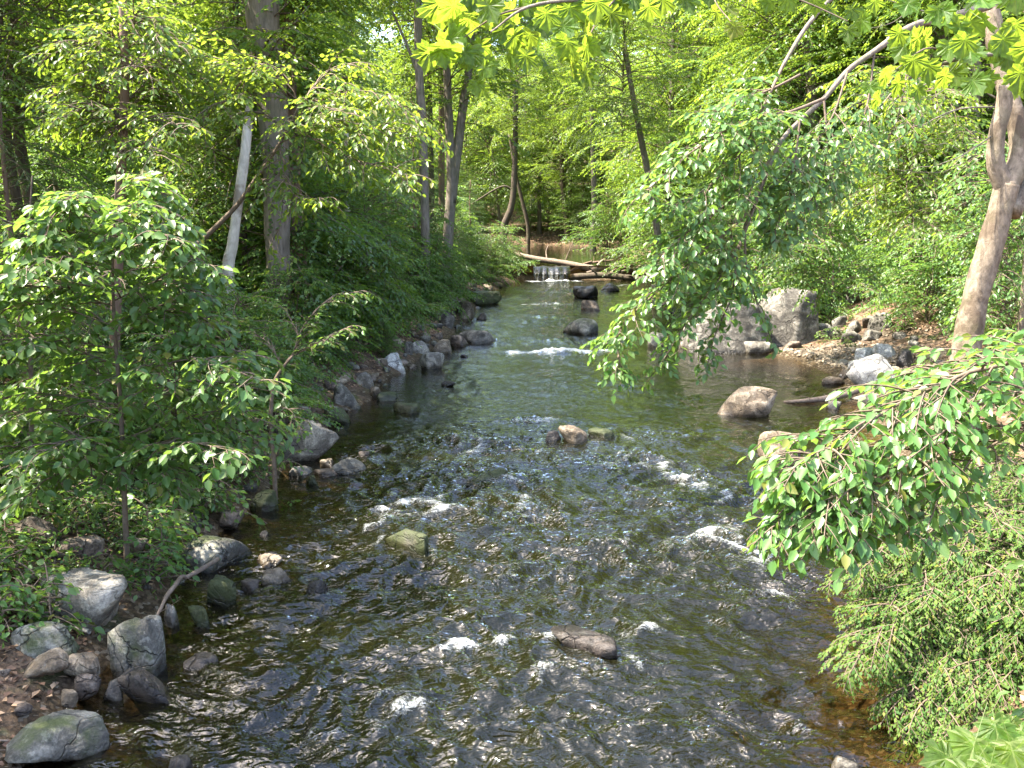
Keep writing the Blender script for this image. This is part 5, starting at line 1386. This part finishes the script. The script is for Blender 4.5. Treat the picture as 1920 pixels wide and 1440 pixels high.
bare_trunk('twin_trunk_tree', 'grey trunk that forks in two above the left shore next to the slim one', [(838, 520), (840, 450), (845, 380), (846, 320), (842, 230), (838, 130), (836, -50)], 38, 38, [0.24, 0.23, 0.21, 0.18, 0.15, 0.12], 'bark_grey', 18, [([(846, 380), (856, 300), (868, 200), (880, 120), (890, -50)], [0.19, 0.17, 0.13])], CAN[2], 0.9)
bare_trunk('dark_slim_tree', 'dark slim trunk seen between the slim grey trunk and the forked one', [(810, 480), (808, 390), (805, 220), (800, 50), (798, -100)], 46, 46, [0.19, 0.17, 0.14], 'bark_dark', 19, (), CAN[3], 0.9)
bare_trunk('dark_slim_tree', 'dark slim trunk just left of the forked grey trunk', [(830, 470), (828, 390), (828, 230), (828, 50), (826, -100)], 48, 48, [0.18, 0.16, 0.13], 'bark_red', 20, (), CAN[0], 0.9)
bare_trunk('curved_tree', 'dark curved tree on the far left side of the pond leaning right', [(945, 425), (958, 390), (964, 340), (966, 260), (968, 150)], 86, 86, [0.32, 0.3, 0.26, 0.2], 'bark_dark', 21, [([(966, 360), (940, 350), (880, 385)], [0.12, 0.05])], CAN[1], 0.9)
bare_trunk('leaning_tree', 'thin dark trunk leaning left beyond the pond next to the curved tree', [(990, 425), (980, 380), (968, 330), (955, 250)], 92, 92, [0.2, 0.18, 0.14], 'bark_dark', 22)
bare_trunk('dark_pond_tree', 'pair of dark trunks growing together at the far pond shore', [(1066, 460), (1062, 410), (1056, 360), (1052, 250)], 97, 97, [0.36, 0.28, 0.2], 'bark_dark', 23, [([(1068, 455), (1068, 400), (1070, 330)], [0.24, 0.16])], CAN[2], 0.9)
bare_trunk('grey_pond_tree', 'straight grey trunk on the right side of the far pond shore', [(1112, 440), (1114, 380), (1112, 300), (1108, 150)], 90, 90, [0.3, 0.27, 0.2], 'bark_grey', 24, (), CAN[3], 0.9)
bare_trunk('leaning_grey_tree', 'grey trunk leaning left on the right bank above the log dam', [(1236, 470), (1226, 390), (1210, 300), (1190, 200), (1170, 80)], 52, 52, [0.2, 0.19, 0.17, 0.12], 'bark_grey', 25, (), CAN[0], 0.8)
bare_trunk('dark_slope_tree', 'dark trunk on the right slope touching a smooth grey one', [(1490, 330), (1496, 180), (1500, 60), (1502, -100)], 40, 40, [0.26, 0.24, 0.2], 'bark_dark', 26, (), CAN[1], 0.9)
bare_trunk('smooth_grey_tree', 'smooth grey trunk on the right slope in front of the dark one', [(1530, 330), (1524, 220), (1518, 110), (1512, -60)], 38, 38, [0.24, 0.21, 0.18], 'bark_grey', 27, (), CAN[2], 0.9)
bare_trunk('slim_slope_tree', 'slim grey trunk on the right slope behind the long arching bough', [(1690, 330), (1688, 240), (1686, 100), (1684, -60)], 36, 36, [0.12, 0.11, 0.09], 'bark_grey', 28, (), CAN[3], 0.8)
bare_trunk('slim_slope_tree', 'brown trunk on the right slope left of the forked sunlit tree', [(1782, 380), (1778, 250), (1770, 100), (1765, -60)], 34, 34, [0.13, 0.12, 0.09], 'bark_red', 29, (), CAN[0], 0.8)
bare_trunk('slim_tree', 'slim straight sunlit trunk at the right edge below the forked tree', [(1905, 700), (1915, 600), (1922, 520), (1930, 380), (1938, 200)], 17.5, 17.5, [0.06, 0.055, 0.045], 'bark_tan', 30)

# sunlit shrubs behind the beach, the bushes over the left shore
def shrub_px(px, py, s, label, k, sq=1.0, group=None):
    p = PG(px, py)
    return shrub(p[0], p[1], s, label, group, SHR[k], sq)
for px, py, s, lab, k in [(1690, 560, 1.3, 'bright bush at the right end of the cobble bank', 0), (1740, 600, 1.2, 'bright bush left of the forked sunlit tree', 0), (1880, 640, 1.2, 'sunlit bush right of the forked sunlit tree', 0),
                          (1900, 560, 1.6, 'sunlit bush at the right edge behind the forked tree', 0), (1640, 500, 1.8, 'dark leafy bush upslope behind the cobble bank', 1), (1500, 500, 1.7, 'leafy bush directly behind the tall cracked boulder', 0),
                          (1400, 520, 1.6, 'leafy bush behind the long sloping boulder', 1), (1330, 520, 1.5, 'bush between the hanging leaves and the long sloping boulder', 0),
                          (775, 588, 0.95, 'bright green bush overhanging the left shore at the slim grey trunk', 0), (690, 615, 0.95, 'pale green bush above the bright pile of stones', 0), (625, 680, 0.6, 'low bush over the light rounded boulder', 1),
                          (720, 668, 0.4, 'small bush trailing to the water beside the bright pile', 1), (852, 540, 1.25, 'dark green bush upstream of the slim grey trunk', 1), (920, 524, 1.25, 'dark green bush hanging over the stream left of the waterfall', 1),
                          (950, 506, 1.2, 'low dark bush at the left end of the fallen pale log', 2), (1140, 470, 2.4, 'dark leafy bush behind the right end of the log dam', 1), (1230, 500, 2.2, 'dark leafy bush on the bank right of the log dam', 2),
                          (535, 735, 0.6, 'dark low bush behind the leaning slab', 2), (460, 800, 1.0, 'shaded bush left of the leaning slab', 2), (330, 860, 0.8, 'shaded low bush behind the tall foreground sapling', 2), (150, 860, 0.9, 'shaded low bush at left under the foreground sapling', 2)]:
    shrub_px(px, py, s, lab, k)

# ------------------------------------------------------------------ maple leaves close to the camera
MR = [(0.0, 0.14), (0.14, 0.05), (0.36, 0.04), (0.33, 0.15), (0.46, 0.20), (0.42, 0.31), (0.39, 0.35), (0.45, 0.41), (0.54, 0.45), (0.47, 0.55), (0.53, 0.66), (0.38, 0.64), (0.29, 0.60), (0.24, 0.68), (0.29, 0.75), (0.13, 0.81), (0.0, 1.0)]
def maple_mesh(seed):
    rg = np.random.default_rng(seed)
    out_ = MR + [(-x, y) for x, y in MR[-2:0:-1]]
    V = [(0, 0.30, 0.02)]
    for x, y in out_:
        r2 = (x * x + (y - 0.3) ** 2)
        V.append((x * rg.uniform(0.93, 1.07), y * rg.uniform(0.97, 1.03), -0.34 * r2 + 0.10 * abs(x) + rg.normal(0, 0.02)))
    # ring half way for shape
    n = len(out_)
    mid = []
    for i in range(n):
        x, y, z = V[1 + i]
        mid.append((x * 0.5, 0.3 + (y - 0.3) * 0.5, z * 0.3 + 0.02 * math.cos(i * 2.2)))
    V += mid
    F = []
    for i in range(n):
        j = (i + 1) % n
        F.append([1 + i, 1 + j, 1 + n + j, 1 + n + i])
    for i in range(0, n, 2):
        F.append([0, 1 + n + i, 1 + n + (i + 1) % n, 1 + n + (i + 2) % n])
    st_ = len(V)
    for s in range(3):                      # petiole
        a = s * 2.094
        V.append((0.008 * math.cos(a), 0.2, 0.008 * math.sin(a)))
        V.append((0.006 * math.cos(a), -0.55, 0.006 * math.sin(a) + 0.12))
    for s in range(3):
        b = (s + 1) % 3
        F.append([st_ + 2 * s, st_ + 2 * b, st_ + 2 * b + 1, st_ + 2 * s + 1])
    F = [f[::-1] for f in F]
    return mesh('leaf', V, F, [M['leaf_maple']], smooth=False)
MAPLE = [maple_mesh(k) for k in range(5)]
def maple(t, items, seed, up=False):
    """items: (px, py, depth, size in px, turn in degrees of the tip from straight down)"""
    rg = np.random.default_rng(seed)
    for px, py, D_, spx, turn in items:
        s = spx / FPX * D_ * rg.uniform(0.85, 1.1)
        p = PD(px, py, D_)
        a = R(turn + rg.normal(0, 12))
        Yd = np.array([math.sin(a), rg.normal(-0.1, 0.35), -math.cos(a) * 0.8])
        Yd /= np.linalg.norm(Yd)
        nz = np.array([rg.normal(-0.25, 0.35), rg.normal(0.75, 0.3), rg.uniform(0.35, 0.9)])
        if up:
            Yd = np.array([math.sin(a), -0.5 * math.cos(a), -0.45 * math.cos(a)]); Yd /= np.linalg.norm(Yd)
            nz = np.array([rg.normal(-0.3, 0.2), rg.normal(-0.75, 0.15), 0.7])
        Xd = np.cross(Yd, nz); Xd /= np.linalg.norm(Xd)
        Zd = np.cross(Xd, Yd)
        o = link('leaf', MAPLE[int(rg.integers(5))], t)
        q = p - Yd * s * 0.5 - np.array(t.location)
        Mw = np.eye(4)
        Mw[:3, 0], Mw[:3, 1], Mw[:3, 2], Mw[:3, 3] = Xd * s, Yd * s, Zd * s, q
        o.matrix_local = Matrix(Mw.tolist())
tb = np.array([4.6, 1.2, gz(4.6, 1.2) - 0.1])
t = thing('maple_tree', 'maple tree whose backlit yellow green leaves hang in at the top', 'tree', tuple(tb))
wood_part(t, 'trunk', M['bark_grey'], [([tb, tb + [0.1, 0.1, 3], tb + [0.0, 0.3, 6], tb + [-0.2, 0.4, 10]], [0.24, 0.18, 0.14, 0.06])], 14, 24)
wood_part(t, 'limb', M['bark_grey'], [([tb + [0, .3, 5.4], np.array([3.4, 2.6, 6.2]), np.array([1.9, 3.6, 5.75]), PD(1330, -60, 3.9), PD(1160, -10, 3.7), PD(1000, 10, 3.6), PD(920, 60, 3.5)], [0.07, 0.05, 0.03, 0.014, 0.009, 0.006, 0.003])], 7, 40)
wood_part(t, 'limb', M['bark_grey'], [([tb + [0, .2, 4.6], np.array([3.6, 2.6, 5.1]), PD(2050, 60, 3.9), PD(1920, 95, 3.8), PD(1800, 110, 3.7), PD(1700, 150, 3.6), PD(1650, 200, 3.5)], [0.06, 0.04, 0.02, 0.009, 0.007, 0.005, 0.003])], 7, 36)
for pth, da, db in (([(1160, -10), (1120, 40), (1090, 100)], 3.7, 3.5), ([(1330, -60), (1340, 0), (1370, 40)], 3.9, 3.7), ([(1000, 10), (930, 30), (870, 70)], 3.6, 3.5),
                    ([(1800, 110), (1740, 90), (1680, 130)], 3.7, 3.5), ([(1330, -60), (1500, 0), (1590, 40)], 3.9, 3.8)):
    wood_part(t, 'twig', M['twig'], [(pxs(pth, da, db), [0.005, 0.002])], 5, 10)
items = [(840, 20, 3.5, 75, -20), (880, 45, 3.6, 62, 10), (835, 90, 3.5, 70, -30), (828, 105, 3.4, 60, -10), (880, 110, 3.5, 62, 0), (875, 105, 3.45, 50, 25), (915, 128, 3.5, 42, 20), (893, 165, 3.5, 40, -5), (860, 75, 3.6, 60, 40),
         (940, 40, 3.6, 60, 15), (965, 80, 3.55, 55, -10), (985, 115, 3.5, 50, 10), (990, 75, 3.6, 50, 0), (950, 20, 3.7, 70, -25), (1000, 25, 3.7, 65, 20), (1020, 50, 3.65, 60, 5), (1040, 15, 3.7, 65, -15), (1095, 145, 3.5, 50, 10), (1070, 125, 3.55, 46, -20),
         (1065, 95, 3.6, 56, -30), (1085, 80, 3.6, 50, 15), (1110, 95, 3.55, 52, 20), (1130, 100, 3.55, 45, 30), (1060, 45, 3.7, 60, 0), (1095, 40, 3.7, 64, -10), (1120, 20, 3.7, 62, 15), (1150, 35, 3.65, 52, 10), (1150, 70, 3.6, 42, 0), (1165, 15, 3.7, 60, -20),
         (1215, 25, 3.7, 55, 5), (1240, 10, 3.75, 50, -10), (1190, 5, 3.7, 52, 15), (1290, 8, 3.8, 45, 0), (1342, 30, 3.8, 44, -8), (1376, 58, 3.75, 42, 8), (1370, 20, 3.8, 40, 20), (1440, 10, 3.9, 38, 0), (1560, 25, 3.9, 40, -10), (1590, 65, 3.8, 42, 5), (1600, 25, 3.9, 40, 20),
         (1545, 55, 3.9, 36, -25), (1480, 5, 3.9, 40, 10), (1640, 10, 3.9, 42, 0), (1700, 15, 3.8, 46, -15), (1530, 12, 3.9, 40, 10), (1622, 45, 3.85, 42, 10),
         (1655, 215, 3.5, 46, 10), (1640, 190, 3.5, 36, -20), (1700, 110, 3.6, 55, -30), (1680, 165, 3.5, 50, -15), (1730, 80, 3.65, 60, -40), (1740, 135, 3.55, 52, 10), (1765, 150, 3.5, 48, 0), (1780, 95, 3.6, 56, 20), (1800, 60, 3.7, 56, -20), (1830, 160, 3.5, 50, 15),
         (1850, 45, 3.7, 60, 10), (1870, 90, 3.6, 60, -15), (1900, 60, 3.7, 64, 10), (1910, 150, 3.5, 56, 0), (1890, 115, 3.6, 54, 30), (1820, 105, 3.6, 50, 0), (1930, 100, 3.6, 60, 5), (1680, 70, 3.7, 44, -35), (1660, 135, 3.55, 44, -40), (1720, 175, 3.5, 42, -5),
         (905, 5, 3.7, 60, 0), (870, -5, 3.6, 70, 0), (1010, -10, 3.8, 70, 10), (1080, -12, 3.8, 66, 0), (1145, -15, 3.8, 64, 0), (1260, -15, 3.8, 60, 0), (1330, -10, 3.9, 50, 0), (1410, -12, 3.9, 50, 0), (1505, -15, 4.0, 50, 0), (1580, -12, 4.0, 48, 0), (1760, 30, 3.8, 50, 0), (1840, -5, 3.8, 60, 0), (1905, 0, 3.8, 60, 0)]
maple(t, items, 3)
maple(t, [(a_ + random.uniform(-28, 28), min(b_ + random.uniform(-24, 18), 170), c_ + random.uniform(-0.15, 0.25), d_ * 0.95, e_ + random.uniform(-25, 25)) for a_, b_, c_, d_, e_ in items if 820 < a_ < 1180 or a_ > 1650], 4)
tb = np.array([2.3, 2.9, gz(3.0, 2.9)])
t = thing('maple_sapling', 'maple shoot with broad pale green leaves in the bottom right corner', 'sapling', tuple(tb))
wood_part(t, 'stem', M['twig'], [([tb, tb + [-0.1, -0.05, 1.2], PD(1930, 1470, 2.9), PD(1880, 1410, 2.85), PD(1840, 1390, 2.8)], [0.012, 0.01, 0.006, 0.004, 0.003])], 6, 20)
maple(t, [(1820, 1418, 2.75, 110, -25), (1870, 1380, 2.9, 90, 20), (1760, 1425, 2.7, 80, -70), (1905, 1430, 2.7, 110, 10), (1900, 1370, 3.0, 70, 40), (1850, 1460, 2.6, 110, -10), (1930, 1390, 2.9, 90, 20), (1800, 1470, 2.6, 100, -40)], 9, True)
